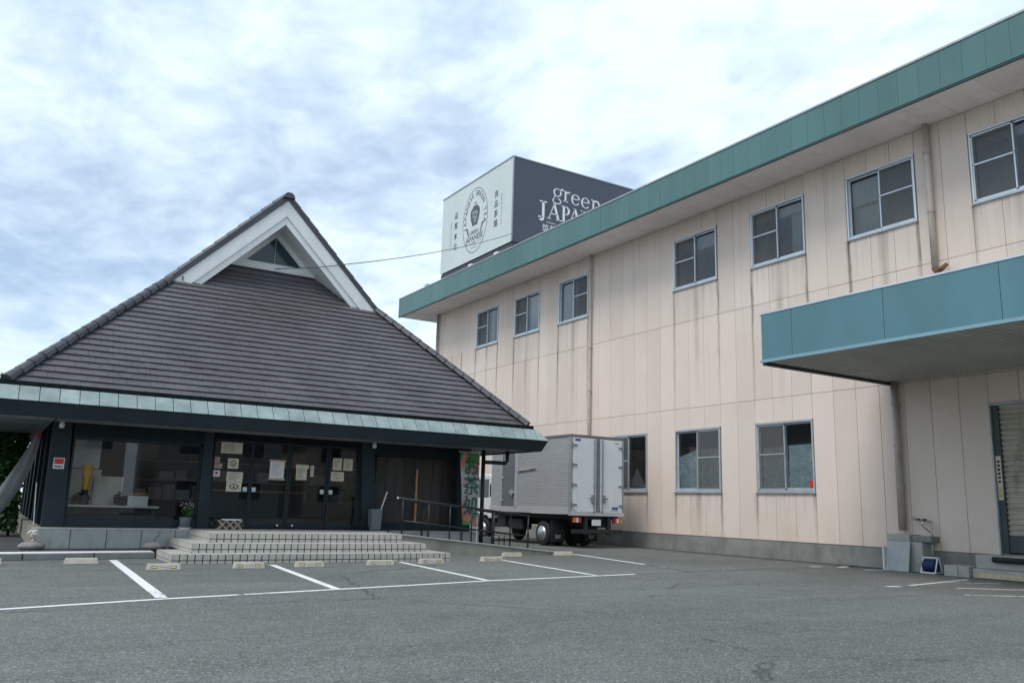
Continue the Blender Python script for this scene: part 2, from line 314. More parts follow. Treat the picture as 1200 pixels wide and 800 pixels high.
# ------------------------------------------------------------------ mesh helpers
ORG = {}
def org(o): return ORG.get(o.name, Vector((0, 0, 0)))
class MB:
    def __init__(s): s.v = []; s.f = []; s.sm = False
    def add(s, vs, fs):
        n = len(s.v); s.v += [tuple(p) for p in vs]; s.f += [tuple(i+n for i in f) for f in fs]; return s
    def box(s, x0, x1, y0, y1, z0, z1):
        return s.hexa([(x0, y0, z0), (x1, y0, z0), (x1, y1, z0), (x0, y1, z0), (x0, y0, z1), (x1, y0, z1), (x1, y1, z1), (x0, y1, z1)])
    def hexa(s, p):
        return s.add(p, [(3, 2, 1, 0), (4, 5, 6, 7), (0, 1, 5, 4), (1, 2, 6, 5), (2, 3, 7, 6), (3, 0, 4, 7)])
    def obox(s, c, size, rot=None):
        """box of given size centred at c, with a rotation matrix"""
        hx, hy, hz = size[0]/2, size[1]/2, size[2]/2
        P = [Vector(p) for p in ((-hx, -hy, -hz), (hx, -hy, -hz), (hx, hy, -hz), (-hx, hy, -hz), (-hx, -hy, hz), (hx, -hy, hz), (hx, hy, hz), (-hx, hy, hz))]
        if rot is not None: P = [rot @ p for p in P]
        return s.hexa([p + Vector(c) for p in P])
    def poly(s, pts, d):
        """prism of a planar outline swept by vector d"""
        n = len(pts); d = Vector(d); a = [Vector(p) for p in pts]
        return s.add(a + [p + d for p in a], [tuple(range(n))[::-1], tuple(range(n, 2*n))] + [(i, (i+1) % n, n+(i+1) % n, n+i) for i in range(n)])
    def tube(s, path, r, n=8, cap=True):
        P = [Vector(p) for p in path]; rings = []
        rr = r if isinstance(r, (list, tuple)) else [r]*len(P)
        for i, p in enumerate(P):
            d = (P[min(i+1, len(P)-1)] - P[max(i-1, 0)]).normalized()
            a = d.cross(Vector((0, 0, 1)) if abs(d.z) < 0.9 else Vector((0, 1, 0))).normalized(); b = d.cross(a)
            rings.append([p + rr[i]*(math.cos(2*math.pi*k/n)*a + math.sin(2*math.pi*k/n)*b) for k in range(n)])
        vs = [q for rg in rings for q in rg]
        fs = [(i*n+k, i*n+(k+1) % n, (i+1)*n+(k+1) % n, (i+1)*n+k) for i in range(len(P)-1) for k in range(n)]
        if cap: fs += [tuple(range(n))[::-1], tuple(range(len(vs)-n, len(vs)))]
        return s.add(vs, fs)
    def lathe(s, prof, c, n=16, axis=2):
        vs = []
        for r, h in prof:
            for k in range(n):
                a = 2*math.pi*k/n; p = [r*math.cos(a), r*math.sin(a), h]
                if axis == 0: p = [p[2], p[0], p[1]]
                if axis == 1: p = [p[0], p[2], p[1]]
                vs.append((c[0]+p[0], c[1]+p[1], c[2]+p[2]))
        fs = [(i*n+k, i*n+(k+1) % n, (i+1)*n+(k+1) % n, (i+1)*n+k) for i in range(len(prof)-1) for k in range(n)]
        fs += [tuple(range(n))[::-1], tuple(range(len(vs)-n, len(vs)))]
        return s.add(vs, fs)
    def grid(s, fn, nu, nv):
        vs = [fn(i/nu, j/nv) for j in range(nv+1) for i in range(nu+1)]
        return s.add(vs, [(j*(nu+1)+i, j*(nu+1)+i+1, (j+1)*(nu+1)+i+1, (j+1)*(nu+1)+i) for j in range(nv) for i in range(nu)])
    def mesh(s, name, mat, off=Vector((0, 0, 0)), smooth=False, recalc=True):
        me = bpy.data.meshes.new(name)
        me.from_pydata([(v[0]-off[0], v[1]-off[1], v[2]-off[2]) for v in s.v], [], s.f)
        if recalc:
            bm = bmesh.new(); bm.from_mesh(me); bmesh.ops.recalc_face_normals(bm, faces=bm.faces); bm.to_mesh(me); bm.free()
        if smooth:
            for p in me.polygons: p.use_smooth = True
        me.materials.append(MATS[mat]); return me
    def build(s, name, mat, parent=None, smooth=False, bevel=0.0, loc=None, recalc=True):
        off = org(parent) if parent else Vector(loc or (0, 0, 0))
        me = s.mesh(name, mat, off, smooth, recalc)
        o = bpy.data.objects.new(name, me); C.objects.link(o)
        if parent: o.parent = parent; ORG[o.name] = off
        else: o.location = off; ORG[o.name] = off
        if bevel:
            md = o.modifiers.new('bevel', 'BEVEL'); md.width = bevel; md.segments = 2; md.limit_method = 'ANGLE'
        return o
def B(*a): return MB().box(*a)
def inst(name, me, parent, loc, rot=None):
    """a repeat that shares mesh data; loc in world coordinates"""
    o = bpy.data.objects.new(name, me); C.objects.link(o); o.parent = parent
    o.location = Vector(loc) - org(parent)
    if rot is not None: o.rotation_euler = rot
    ORG[o.name] = Vector(loc)
    return o
def tag(o, label, cat, group=None):
    o['label'] = label; o['category'] = cat
    if group: o['group'] = group
    return o
def thing(name, label, cat, loc=(0, 0, 0), group=None):
    o = bpy.data.objects.new(name, None); C.objects.link(o); o.location = loc; o.empty_display_size = 0.3
    ORG[o.name] = Vector(loc); return tag(o, label, cat, group)
def struct(o): o['kind'] = 'structure'; return o
def stuff(o): o['kind'] = 'stuff'; return o

def text_mb(s, size, align='CENTER', bold=0.0):
    """flat lettering as (verts, faces) in the XY plane"""
    cu_ = bpy.data.curves.new('lettering', 'FONT'); cu_.body = s; cu_.size = size; cu_.align_x = align; cu_.align_y = 'CENTER'; cu_.resolution_u = 3; cu_.offset = bold*size
    o = bpy.data.objects.new('lettering', cu_); C.objects.link(o)
    dg = bpy.context.evaluated_depsgraph_get(); ev = o.evaluated_get(dg); me = ev.to_mesh()
    vs = [v.co.copy() for v in me.vertices]; fs = [tuple(p.vertices) for p in me.polygons]
    ev.to_mesh_clear(); bpy.data.objects.remove(o); bpy.data.curves.remove(cu_)
    return vs, fs
def put_text(mb, s, size, o, ux, uy, rot=0.0, sx=1.0, align='CENTER', bold=0.0):
    vs, fs = text_mb(s, size, align, bold); o = Vector(o); ux = Vector(ux); uy = Vector(uy); c, q = math.cos(rot), math.sin(rot)
    mb.add([o + ux*(v.x*sx*c - v.y*q) + uy*(v.x*sx*q + v.y*c) for v in vs], fs)
def flat(mb, pts, o, ux, uy):
    o = Vector(o); ux = Vector(ux); uy = Vector(uy)
    mb.add([o + ux*p[0] + uy*p[1] for p in pts], [tuple(range(len(pts)))])
def ringflat(mb, oc, orad, ic, irad, o, ux, uy, a0=0, a1=2*math.pi, n=32):
    o = Vector(o); ux = Vector(ux); uy = Vector(uy); vs = []
    for k in range(n+1):
        a = a0+(a1-a0)*k/n
        for c, r in ((oc, orad), (ic, irad)):
            vs.append(o + ux*(c[0]+r[0]*math.cos(a)) + uy*(c[1]+r[1]*math.sin(a)))
    mb.add(vs, [(2*k, 2*k+2, 2*k+3, 2*k+1) for k in range(n)])

# ================================================================== THE SETTING
g = MB(); g.add([(-900, -900, 0), (900, -900, 0), (900, 1500, 0), (-900, 1500, 0)], [(0, 1, 2, 3)])
struct(g.build('asphalt_ground', 'asphalt'))

def line_strip(name, pts, wd, z=0.004, mat='road_paint'):
    mb = MB()
    for i in range(len(pts)-1):
        a = Vector((*pts[i], z)); b = Vector((*pts[i+1], z)); d = (b-a).normalized(); nrm = Vector((-d.y, d.x, 0))*wd/2
        mb.add([a-nrm, b-nrm, b+nrm, a+nrm], [(0, 1, 2, 3)])
    return struct(mb.build(name, mat, recalc=False))
# the long line along the bay ends, then the bay dividers
line_strip('parking_line', [(-6, 8.75), (0.3, 10.4), (1.95, 10.88), (2.9, 11.08)], 0.105, mat='road_paint')
line_strip('parking_line', [(2.95, 11.1), (4.2, 11.36)], 0.11, mat='road_paint_worn')
line_strip('parking_line', [(4.2, 11.36), (7.08, 12.02), (10.6, 12.55)], 0.105, mat='road_paint')
line_strip('parking_line', [(10.65, 12.56), (16.4, 13.3)], 0.10, mat='road_paint_faint')
line_strip('parking_line', [(2.17, 17.45), (1.97, 11.5)], 0.14, z=0.005)
line_strip('parking_line', [(1.97, 11.5), (1.95, 11.0)], 0.14, z=0.005, mat='road_paint_worn')
line_strip('parking_line', [(4.68, 15.85), (4.30, 11.45)], 0.125, z=0.005)
line_strip('parking_line', [(7.42, 16.2), (7.10, 12.1)], 0.115, z=0.005)
line_strip('parking_line', [(10.1, 17.2), (9.62, 12.45)], 0.115, z=0.005)
line_strip('parking_line', [(13.35, 18.3), (12.7, 14.7)], 0.12, z=0.005)
line_strip('parking_line', [(12.68, 14.6), (12.3, 12.8)], 0.10, z=0.005, mat='road_paint_faint')
# hatching by the loading dock
line_strip('parking_line', [(14.3, 9.36), (17.1, 9.90)], 0.09, mat='road_paint_worn')
line_strip('parking_line', [(15.8, 9.62), (16.7, 9.05)], 0.08, z=0.005, mat='road_paint_worn')
line_strip('parking_line', [(14.75, 8.76), (18.5, 6.4)], 0.09, mat='road_paint')
line_strip('parking_line', [(13.6, 7.95), (16.5, 6.2)], 0.09, mat='road_paint_worn')
line_strip('parking_line', [(17.2, 13.05), (18.2, 13.35)], 0.12, mat='road_paint')
line_strip('parking_line', [(16.65, 13.4), (16.95, 13.3)], 0.12, mat='road_paint')
line_strip('parking_line', [(13.62, 9.36), (13.9, 9.28)], 0.13, mat='road_paint')
line_strip('parking_line', [(17.2, 12.35), (18.0, 12.15)], 0.14, mat='road_paint_worn')

struct(MB().add([(17.75, -7, .004), (18.42, -7, .004), (18.42, 37, .004), (17.85, 37, .004)], [(0, 1, 2, 3)]).build('dark_ground_strip', 'asphalt_dark', recalc=False))  # darker ground strip along the foot of the factory wall
# kerb in front of the shop: blocks with joints, white line along the top
def kerb_y(x): return 17.52 + 0.13*(x-0.37)
kb = struct(MB().add([(-7, kerb_y(-7)+.12, .108), (2.95, kerb_y(2.95)+.12, .108), (2.95, 19.0, .12), (.86, 19.0, .12), (.86, 40, .12), (-7, 40, .12)], [(0, 1, 2, 3, 4, 5)]).build('shop_apron', 'asphalt_dark', recalc=False))
kr = struct(MB().hexa([(-7, kerb_y(-7)+.03, 0), (3.0, kerb_y(3)+.03, 0), (3.0, kerb_y(3)+.13, 0), (-7, kerb_y(-7)+.13, 0), (-7, kerb_y(-7)+.03, .095), (3.0, kerb_y(3)+.03, .095), (3.0, kerb_y(3)+.13, .095), (-7, kerb_y(-7)+.13, .095)]).build('kerb', 'grout'))
x = -6.3
while x < 2.9:
    x1 = min(x+1.17, 2.98)
    p = [(x, kerb_y(x), 0), (x1-.02, kerb_y(x1-.02), 0), (x1-.02, kerb_y(x1-.02)+.15, 0), (x, kerb_y(x)+.15, 0)]
    MB().hexa(p + [(a, b, .115) for a, b, _ in p]).build('kerb_block', 'kerb_concrete', kr, bevel=.012)
    x += 1.17
mbl = MB()
n = 60
for i in range(n):
    a = -6.3+9.25*i/n; b = -6.3+9.25*(i+1)/n
    j0, j1 = random.uniform(-.012, .012), random.uniform(-.012, .012)
    mbl.add([(a, kerb_y(a)+.05+j0, .1185), (b, kerb_y(b)+.05+j1, .1185), (b, kerb_y(b)+.50, .122), (a, kerb_y(a)+.50, .122)], [(0, 1, 2, 3)])
struct(mbl.build('parking_line', 'road_paint_fresh', recalc=False))

# ================================================================== FACTORY
WX = 18.40
fac = thing('factory_building', 'long two-storey pink-beige factory with panelled walls and green eaves fascia', 'building', (WX, 20, 0))
PW = 0.662; Y0 = 37.20; YEND = -7.0
BAYS = [20.0 - PW*0 + 3.31*k for k in range(-3, 5)]
# windows: (left Y in view, panes), each 1.92 wide starting at the joint
UPW = [33.05, 29.74, 26.43, 19.83, 16.50, 13.19, 9.88, 6.57, 3.26]
LOW = [23.12, 19.83, 16.50]
WW = 1.96
UZ = (8.27, 10.0); LZ = (1.77, 3.70)
SHY = (9.92, 6.6); SHZ = (0.5, 3.70)
def strip_boxes(mb, z0, z1, holes):
    y = Y0
    for a, b in sorted(holes, reverse=True):
        mb.box(WX+.055, WX+.20, a, y, z0, z1); y = b
    mb.box(WX+.055, WX+.20, YEND, y, z0, z1)
core = MB()
holesU = [(w_, w_-WW) for w_ in UPW]; holesL = [(w_, w_-WW) for w_ in LOW]
strip_boxes(core, 0, 0.5, []); strip_boxes(core, .5, LZ[0], [SHY]); strip_boxes(core, *LZ, holesL + [SHY])
strip_boxes(core, LZ[1], UZ[0], []); strip_boxes(core, *UZ, holesU); strip_boxes(core, UZ[1], 10.58, [])
core.box(WX+.2, 36, Y0-.2, Y0, 0, 10.58); core.box(35.8, 36, YEND, Y0, 0, 10.58); core.box(WX+.2, 36, YEND, YEND+.2, 0, 10.58)
core.build('wall_core', 'joint_dark', fac)
inn = MB(); inn.box(WX+1.6, WX+1.7, YEND+.3, Y0-.3, 0, 10.5); inn.box(WX+.21, WX+1.6, YEND+.3, Y0-.3, 3.95, 4.2); inn.box(WX+.21, WX+1.6, YEND+.3, Y0-.3, 0, .3); inn.box(WX+.21, WX+1.6, YEND+.3, Y0-.3, 10.3, 10.5)
inn.build('inner_room', 'interior_dark', fac)
pl_ = MB(); pl_.box(WX+.012, WX+.055, YEND, Y0, 0, .47); pl_.box(WX+.012, 36, Y0, Y0+.04, 0, .47)
pl_.build('plinth', 'concrete', fac)

PMESH = {}
def panel_mesh(wd, z0, z1):
    key = (round(wd, 3), round(z0, 3), round(z1, 3))
    if key not in PMESH:
        h = z1-z0; gp = .004; c = .005
        a = [(-.0+.05, gp, gp), (.05, wd-gp, gp), (.05, wd-gp, h-gp), (.05, gp, h-gp)]
        b = [(.007, gp, gp), (.007, wd-gp, gp), (.007, wd-gp, h-gp), (.007, gp, h-gp)]
        f = [(0, gp+c, gp+c), (0, wd-gp-c, gp+c), (0, wd-gp-c, h-gp-c), (0, gp+c, h-gp-c)]
        mb = MB(); mb.add(a+b+f, [(8, 9, 10, 11), (4, 5, 9, 8), (5, 6, 10, 9), (6, 7, 11, 10), (7, 4, 8, 11), (0, 1, 5, 4), (1, 2, 6, 5), (2, 3, 7, 6), (3, 0, 4, 7)])
        PMESH[key] = mb.mesh('wall_panel', 'siding')
    return PMESH[key]
def add_panel(ylow, wd, z0, z1):
    if z1-z0 > .04 and wd > .04: inst('wall_panel', panel_mesh(wd, z0, z1), fac, (WX, ylow, z0))
bands = [(.475, 4.365), (4.365, 7.145), (7.145, 10.58)]
cols = []
y = 19.83
while y+PW < Y0: y += PW
cols.append((y, Y0))
while y > YEND+PW: cols.append((y-PW, y)); y -= PW
for (a, b) in cols:
    mid_ = (a+b)/2
    for (z0, z1) in bands:
        cut = None
        for w_ in UPW:
            if z0 > 7 and w_-WW < mid_ < w_: cut = UZ
        for w_ in LOW:
            if z0 < 1 and w_-WW < mid_ < w_: cut = LZ
        if z0 < 1 and SHY[1] < mid_ < SHY[0]: cut = (z0, SHZ[1])
        if cut:
            add_panel(a, b-a, z0, cut[0]); add_panel(a, b-a, cut[1], z1)
        else: add_panel(a, b-a, z0, z1)
for k in range(6):   # end wall seen round the corner
    B(WX+.02+k*.9, WX+.90+k*.9, Y0+.001, Y0+.03, .48, 10.57).build('end_wall_panel', 'siding', fac)

def window(yl, z0, z1, screen, kind, idx):
    """yl: joint nearest the far corner; screen: 'L' or 'R' half (as seen) has the insect screen with the cross bar"""
    y1, y0 = yl-.012, yl-WW+.012; X = WX; f = MB()
    t_ = .042
    for bx in ((y0, y1, z0+.004, z0+.058), (y0, y1, z1-.058, z1-.004), (y0, y0+t_, z0+.058, z1-.058), (y1-t_, y1, z0+.058, z1-.058)):
        f.box(X-.022, X+.11, *bx)
    win = f.build('window', 'aluminium', fac, bevel=.006)
    ym = (y0+y1)/2; s = .036
    def sash(a, b, xo, nm='sash'):
        q = MB(); zb, zt = z0+.066, z1-.066
        q.box(X+xo, X+xo+.03, a, b, zb, zb+s+.02); q.box(X+xo, X+xo+.03, a, b, zt-s, zt); q.box(X+xo, X+xo+.03, a, a+s, zb+s+.02, zt-s); q.box(X+xo, X+xo+.03, b-s, b, zb+s+.02, zt-s)
        q.build(nm, 'aluminium', win)
        MB().add([(X+xo+.014, a+s, zb+s+.02), (X+xo+.014, b-s, zb+s+.02), (X+xo+.014, b-s, zt-s), (X+xo+.014, a+s, zt-s)], [(3, 2, 1, 0)]).build('pane', 'glass', win, recalc=False)
    sash(y0+t_, ym+.03, .045); sash(ym-.03, y1-t_, .078)
    # insect screen in front of one half
    a, b = (ym-.02, y1-t_) if screen == 'L' else (y0+t_, ym+.02)
    zb, zt = z0+.07, z1-.07; zm = (zb+zt)/2 + .06; q = MB(); s2 = .032
    for bx in ((a, b, zb, zb+s2), (a, b, zt-s2, zt), (a, b, zm, zm+s2), (a, a+s2, zb, zt), (b-s2, b, zb, zt)): q.box(X+.004, X+.022, *bx)
    q.build('screen_frame', 'aluminium', win)
    q = MB(); q.box(X+.012, X+.014, a+s2, b-s2, zb+s2, zm); q.box(X+.012, X+.014, a+s2, b-s2, zm+s2, zt-s2)
    sc = q.build('insect_screen', 'screen_net' if 'screen_net' in MATS else 'insect_mesh', win)
    B(X-.05, X+.0, y0-.03, y1+.03, z0-.03, z0+.008).build('sill', 'aluminium_dull', win)
    # what hangs inside
    if kind == 'up':
        rn_ = random.Random(idx*7+1)
        def drape(ya, yb, k_, xo=.20, mat_='curtain_grey'):
            MB().grid(lambda u, v: (X+xo+.028*math.sin(u*k_+rn_.random()*.2)+.01*v, ya+(yb-ya)*u, z0+.08+(z1-z0-.16)*v), 40, 1).build('curtain', mat_, win, smooth=True, recalc=False)
        if idx in (1, 2):
            a, b = (y0+t_, ym) if screen == 'L' else (ym, y1-t_)
            drape(a, b, 38)
        elif idx == 0: drape(ym-.35, ym-.12, 20)
        else:
            # half-drawn curtains and a roller blind, different in every bay
            if rn_.random() < .8: drape(y0+t_, y0+t_+rn_.uniform(.35, 1.0), 30, .26, 'curtain_dim')
            if rn_.random() < .8: drape(y1-t_-rn_.uniform(.3, .9), y1-t_, 30, .28, 'curtain_dim')
            zb_ = z1-rn_.uniform(.2, .9)
            B(X+.20, X+.205, y0+t_, y1-t_, zb_, z1-.06).build('roller_blind', 'curtain_dim', win)
    return win
# fine net so that the screens read darker and matt but still see-through
def mk_net():
    mt, t = newmat('screen_net')
    d = t.add('ShaderNodeBsdfDiffuse', inp={0: (0.20, 0.205, 0.205, 1)}); tr = t.add('ShaderNodeBsdfTransparent')
    finish(t, t.add('ShaderNodeMixShader', inp={0: 0.32, 1: tr.outputs[0], 2: d.outputs[0]}).outputs[0])
mk_net()
for i, (w_, sc) in enumerate(zip(UPW, 'LLRLLRLLR')): window(w_, *UZ, sc, 'up', i)
LWIN = [window(w_, *LZ, sc, 'low', i) for i, (w_, sc) in enumerate(zip(LOW, 'LRL'))]
def sheet(win, ya, yb, fz0, fz1, seed, amp=.11, xo=.16):
    rnd = random.Random(seed); nu, nv = 22, 22
    ph = [(rnd.uniform(3, 16), rnd.uniform(3, 16), rnd.uniform(0, 6), rnd.uniform(.3, 1)) for _ in range(7)]
    def fn(u, v):
        h = sum(d_*abs(math.sin(a_*u+b_*v*(1 if k % 2 else -1)+c_)) for k, (a_, b_, c_, d_) in enumerate(ph))/3
        y_ = ya+(yb-ya)*u
        return (WX+xo+amp*max(-.35, h-1.3)+rnd.uniform(-.003, .003), y_, fz0(u)+(fz1(u)-fz0(u))*v)
    return MB().grid(fn, nu, nv).build('plastic_sheet', 'plastic_sheet', win, recalc=False)
z0 = LZ[0]+.09
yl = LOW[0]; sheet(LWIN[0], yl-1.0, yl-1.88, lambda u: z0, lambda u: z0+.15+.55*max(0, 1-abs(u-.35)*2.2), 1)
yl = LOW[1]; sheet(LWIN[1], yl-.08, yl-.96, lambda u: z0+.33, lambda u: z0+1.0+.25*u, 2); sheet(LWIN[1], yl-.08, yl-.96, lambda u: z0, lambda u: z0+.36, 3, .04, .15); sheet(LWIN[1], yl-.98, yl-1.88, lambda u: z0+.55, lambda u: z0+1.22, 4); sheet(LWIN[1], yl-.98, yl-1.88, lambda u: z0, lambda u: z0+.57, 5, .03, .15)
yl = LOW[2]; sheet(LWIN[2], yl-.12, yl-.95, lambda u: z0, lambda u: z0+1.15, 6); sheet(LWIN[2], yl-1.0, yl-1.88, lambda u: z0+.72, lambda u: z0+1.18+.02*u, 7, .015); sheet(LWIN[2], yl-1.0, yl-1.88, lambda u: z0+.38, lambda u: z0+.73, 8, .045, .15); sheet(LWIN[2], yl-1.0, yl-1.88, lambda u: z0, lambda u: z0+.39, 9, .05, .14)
tg = MB().box(WX+.036, WX+.040, yl-1.87, yl-1.74, z0+.06, z0+.22).build('sticker', 'red_paint', LWIN[2])

# eaves: fascia, soffit, roof deck
FX = 16.94; FE = 38.78
roof = B(FX+.06, 36.3, YEND-.5, FE-.06, 10.62, 11.45).build('roof', 'roof_sheet', fac)
MB().box(FX-.02, FX+.09, YEND-.5, FE+.02, 11.50, 11.55).box(FX+.09, 36.3, FE-.09, FE+.02, 11.50, 11.55).build('coping', 'aluminium_dull', roof)
fm = B(FX, FX+.05, 0, .507, 10.585, 11.50).mesh('fascia_panel', 'fascia_green', Vector((FX, 0, 10.585)))
fm2 = None
y = FE-.512
while y > YEND:
    inst('fascia_panel', fm, roof, (FX+random.uniform(-.0015, .0015), y, 10.585)); y -= .512
x = FX+.06
while x < 26:
    B(x, x+.502, FE-.05, FE, 10.585, 11.50).build('fascia_panel', 'fascia_green', roof); x += .512
B(FX+.01, FX+.07, YEND-.5, FE-.01, 10.535, 10.583).build('drip_edge', 'dark_trim', roof)
sm = B(0, WX-FX-.09+.04, 0, 1.018, 0, .02).mesh('soffit_panel', 'soffit_white')
y = FE-.08-1.025
while y > YEND:
    inst('soffit_panel', sm, roof, (FX+.075, y, 10.585)); y -= 1.025
B(WX+.05, 26, Y0+.035, FE-.08, 10.585, 10.605).build('soffit_panel', 'soffit_white', roof)
B(FX+.3, FX+.5, 36.2, 36.45, 11.55, 11.85).build('roof_vent_cap', 'aluminium_dull', roof)

# downpipes
def pipe(path, r, mat, clips, nm='downpipe'):
    p = MB().tube(path, r, 10).build(nm, mat, fac, smooth=True)
    for (x_, y_, z_) in clips:
        MB().tube([(x_, y_, z_-.025), (x_, y_, z_+.025)], r*1.22, 10).box(x_, WX+.01, y_-.02, y_+.02, z_-.02, z_+.02).build('bracket', 'pipe_grey', p)
    return p
pipe([(WX-.11, 24.22, 10.57), (WX-.11, 24.22, 9.6), (WX-.10, 24.22, 8.2), (WX-.11, 24.22, 5.5), (WX-.11, 24.22, .0)], .062, 'pipe_beige', [(WX-.11, 24.22, z_) for z_ in (9.95, 8.55, 7.0, 5.4, 3.6)])
pipe([(WX-.12, 10.82, 10.57), (WX-.12, 10.82, 6.95)], .075, 'pipe_beige', [(WX-.12, 10.82, z_) for z_ in (9.85, 8.35)])
pipe([(WX-.13, 12.05, 4.36), (WX-.13, 12.05, .9)], .085, 'pipe_grey', [(WX-.13, 12.05, z_) for z_ in (3.85, 2.88, 1.9)])
pipe([(WX-.10, 36.9, 10.57), (WX-.10, 36.9, 0)], .06, 'pipe_grey', [(WX-.10, 36.9, z_) for z_ in (9.4, 7.0)])

# loading canopy
KX = 13.87; KY = 12.25; KE = -1.0
can = B(KX+.06, WX-.002, KE, KY-.06, 4.50, 5.30).build('canopy', 'roof_sheet', fac)
edges = [KY-.04, 11.40, 9.27, 7.12, 4.97, 2.82, .67, KE]
for a, b in zip(edges[:-1], edges[1:]):
    B(KX, KX+.055, b+.006, a-.004, 4.44, 5.43).build('fascia_panel', 'canopy_blue', can)
for k in range(2):
    B(KX+.06+k*2.2, KX+2.25+k*2.2, KY-.055, KY-.003, 4.44, 5.43).build('fascia_panel', 'canopy_blue', can)
B(KX-.012, KX+.10, KE, KY+.01, 5.432, 5.47).build('coping', 'aluminium', can)
B(KX-.012, KX+.05, KE, KY-.002, 4.375, 4.437).build('edge_trim', 'trim_blue', can)
B(KX+.06, WX-.01, KY-.10, KY-.005, 4.33, 4.435).build('edge_trim', 'dark_trim', can)
cs = MB(); y = KY-.11; k = 0
while y > KE:   # corrugated underside, ribs across the canopy
    cs.add([(KX+.06, y, 4.395), (WX-.005, y, 4.395), (KX+.06, y-.05, 4.395), (WX-.005, y-.05, 4.395), (KX+.06, y-.075, 4.43), (WX-.005, y-.075, 4.43), (KX+.06, y-.125, 4.43), (WX-.005, y-.125, 4.43), (KX+.06, y-.15, 4.395), (WX-.005, y-.15, 4.395)],
           [(0, 1, 3, 2), (2, 3, 5, 4), (4, 5, 7, 6), (6, 7, 9, 8)]); y -= .15
cs.build('soffit_sheet', 'canopy_soffit', can, recalc=False)
# rusted elbow at the foot of the upper downpipe
MB().tube([(WX-.12, 10.82, 6.96), (WX-.14, 10.76, 6.86), (WX-.17, 10.62, 6.90), (WX-.12, 10.52, 7.00)], [.078, .07, .06, .045], 8).tube([(WX-.15, 10.72, 6.86), (WX-.15, 10.72, 5.3)], .06, 8).build('rusty_elbow', 'rust', can)

# roller shutter
sh = MB(); y1, y0 = SHY
z = .86
prof = []
while z < 3.58: prof += [(WX+.145, z), (WX+.095, z+.035), (WX+.09, z+.06), (WX+.14, z+.098)]; z += .113
sh.add([(x_, yy, z_) for (x_, z_) in prof for yy in (y0, y1-.16)], [(2*i, 2*i+2, 2*i+3, 2*i+1) for i in range(len(prof)-1)])
shu = sh.build('roller_shutter', 'shutter_metal', fac, recalc=False)
B(WX+.08, WX+.14, y0, y1-.16, .53, .86).build('bottom_bar', 'teal_metal', shu)
B(WX+.05, WX+.16, y1-.17, y1-.03, .50, 3.64).build('guide_rail', 'teal_metal', shu)
MB().box(WX-.015, WX+.14, y1-.035, y1, .50, 3.70).box(WX-.015, WX+.14, y0, y1-.035, 3.64, 3.70).build('door_frame', 'aluminium_dull', shu)
npl = B(WX+.04, WX+.049, y1-.150, y1-.045, 1.62, 2.55).build('notice_plate', 'paper_cream', shu)
for i in range(6): B(WX+.037, WX+.0395, y1-.125, y1-.07, 2.44-i*.085-.03, 2.44-i*.085+.02).build('plate_print', 'ink', npl)
B(WX+.037, WX+.0395, y1-.14, y1-.055, 1.66, 1.90).build('plate_band', 'stop_yellow', npl)

# ------------------------------------------------------------------ loading dock, drain box and taps by the shutter
dk = thing('loading_dock', 'low grey concrete loading dock below the roller shutter with black bumper rail', 'dock', (17.9, 8, 0))
B(17.80, WX+.05, 4.0, 10.12, .20, .48).build('dock_slab', 'concrete_light', dk, bevel=.015)
B(17.72, WX, 4.0, 10.16, 0, .195).build('dock_base', 'concrete_light', dk, bevel=.015)
MB().tube([(17.74, 9.72, .40), (17.74, 4.2, .40)], .06, 8).build('bumper_rail', 'rubber', dk, smooth=True)
B(17.66, 17.715, 4.0, 10.02, .02, .12).build('timber_edge', 'wood_pale', dk)
st = thing('concrete_step', 'two small pale concrete blocks forming a step beside the loading dock', 'step', (17.75, 10.45, 0))
B(17.62, 18.2, 10.42, 10.72, 0, .23).build('block', 'concrete_light', st, bevel=.015)
B(17.62, 18.2, 10.175, 10.41, 0, .225).build('block', 'concrete_light', st, bevel=.015)
bx = thing('drain_box', 'square grey concrete drain box under the grey downpipe', 'drain box', (18.1, 12, 0))
MB().box(17.96, WX+.01, 11.70, 12.24, .66, .82).build('lid', 'concrete_light', bx, bevel=.012)
MB().box(18.0, WX+.01, 11.42, 12.20, 0, .655).build('box_wall', 'concrete_light', bx, bevel=.012)
MB().box(18.05, WX+.005, 11.24, 11.695, .66, .80).build('ledge', 'concrete', bx, bevel=.01)
bd = MB().hexa([(17.80, 11.66, 0), (17.83, 11.66, 0), (17.83, 12.24, 0), (17.80, 12.24, 0), (17.93, 11.66, .66), (17.955, 11.66, .66), (17.955, 12.24, .66), (17.93, 12.24, .66)]).build('leaning_board', 'aluminium_dull', loc=(17.8, 11.95, 0), bevel=.004)
tag(bd, 'thin grey board leaning against the concrete drain box', 'board')
B(17.78, 17.86, 12.245, 12.27, 0, .55).build('board_edge', 'plastic_white', bd)
tp = thing('water_tap', 'brass-grey water taps on the wall above the hose reel', 'tap', (18.36, 11.5, 1.0))
MB().tube([(WX, 11.45, 1.12), (18.22, 11.45, 1.13), (18.12, 11.45, 1.10), (18.10, 11.45, 1.02)], .022, 8).build('spout', 'chrome', tp, smooth=True)
MB().tube([(18.24, 11.75, 1.17), (18.24, 11.32, 1.12)], .025, 8).tube([(18.28, 11.78, 1.22), (18.20, 11.62, 1.15)], .014, 6).build('manifold', 'pipe_grey', tp, smooth=True)
for y_ in (11.45, 11.60): MB().lathe([(.045, 0), (.05, .015), (.045, .03)], (18.20, y_, 1.15), 10).build('handle', 'black_metal', tp)
MB().tube([(18.22, 11.32, 1.1), (18.21, 11.30, .7), (18.15, 11.28, .38)], .018, 6).build('riser', 'pipe_beige', tp, smooth=True)
hr = thing('hose_reel', 'blue garden hose wound on a white plastic reel beside drain box', 'hose reel', (17.95, 11.2, 0))
hx, hy, hz = 17.95, 11.20, .17
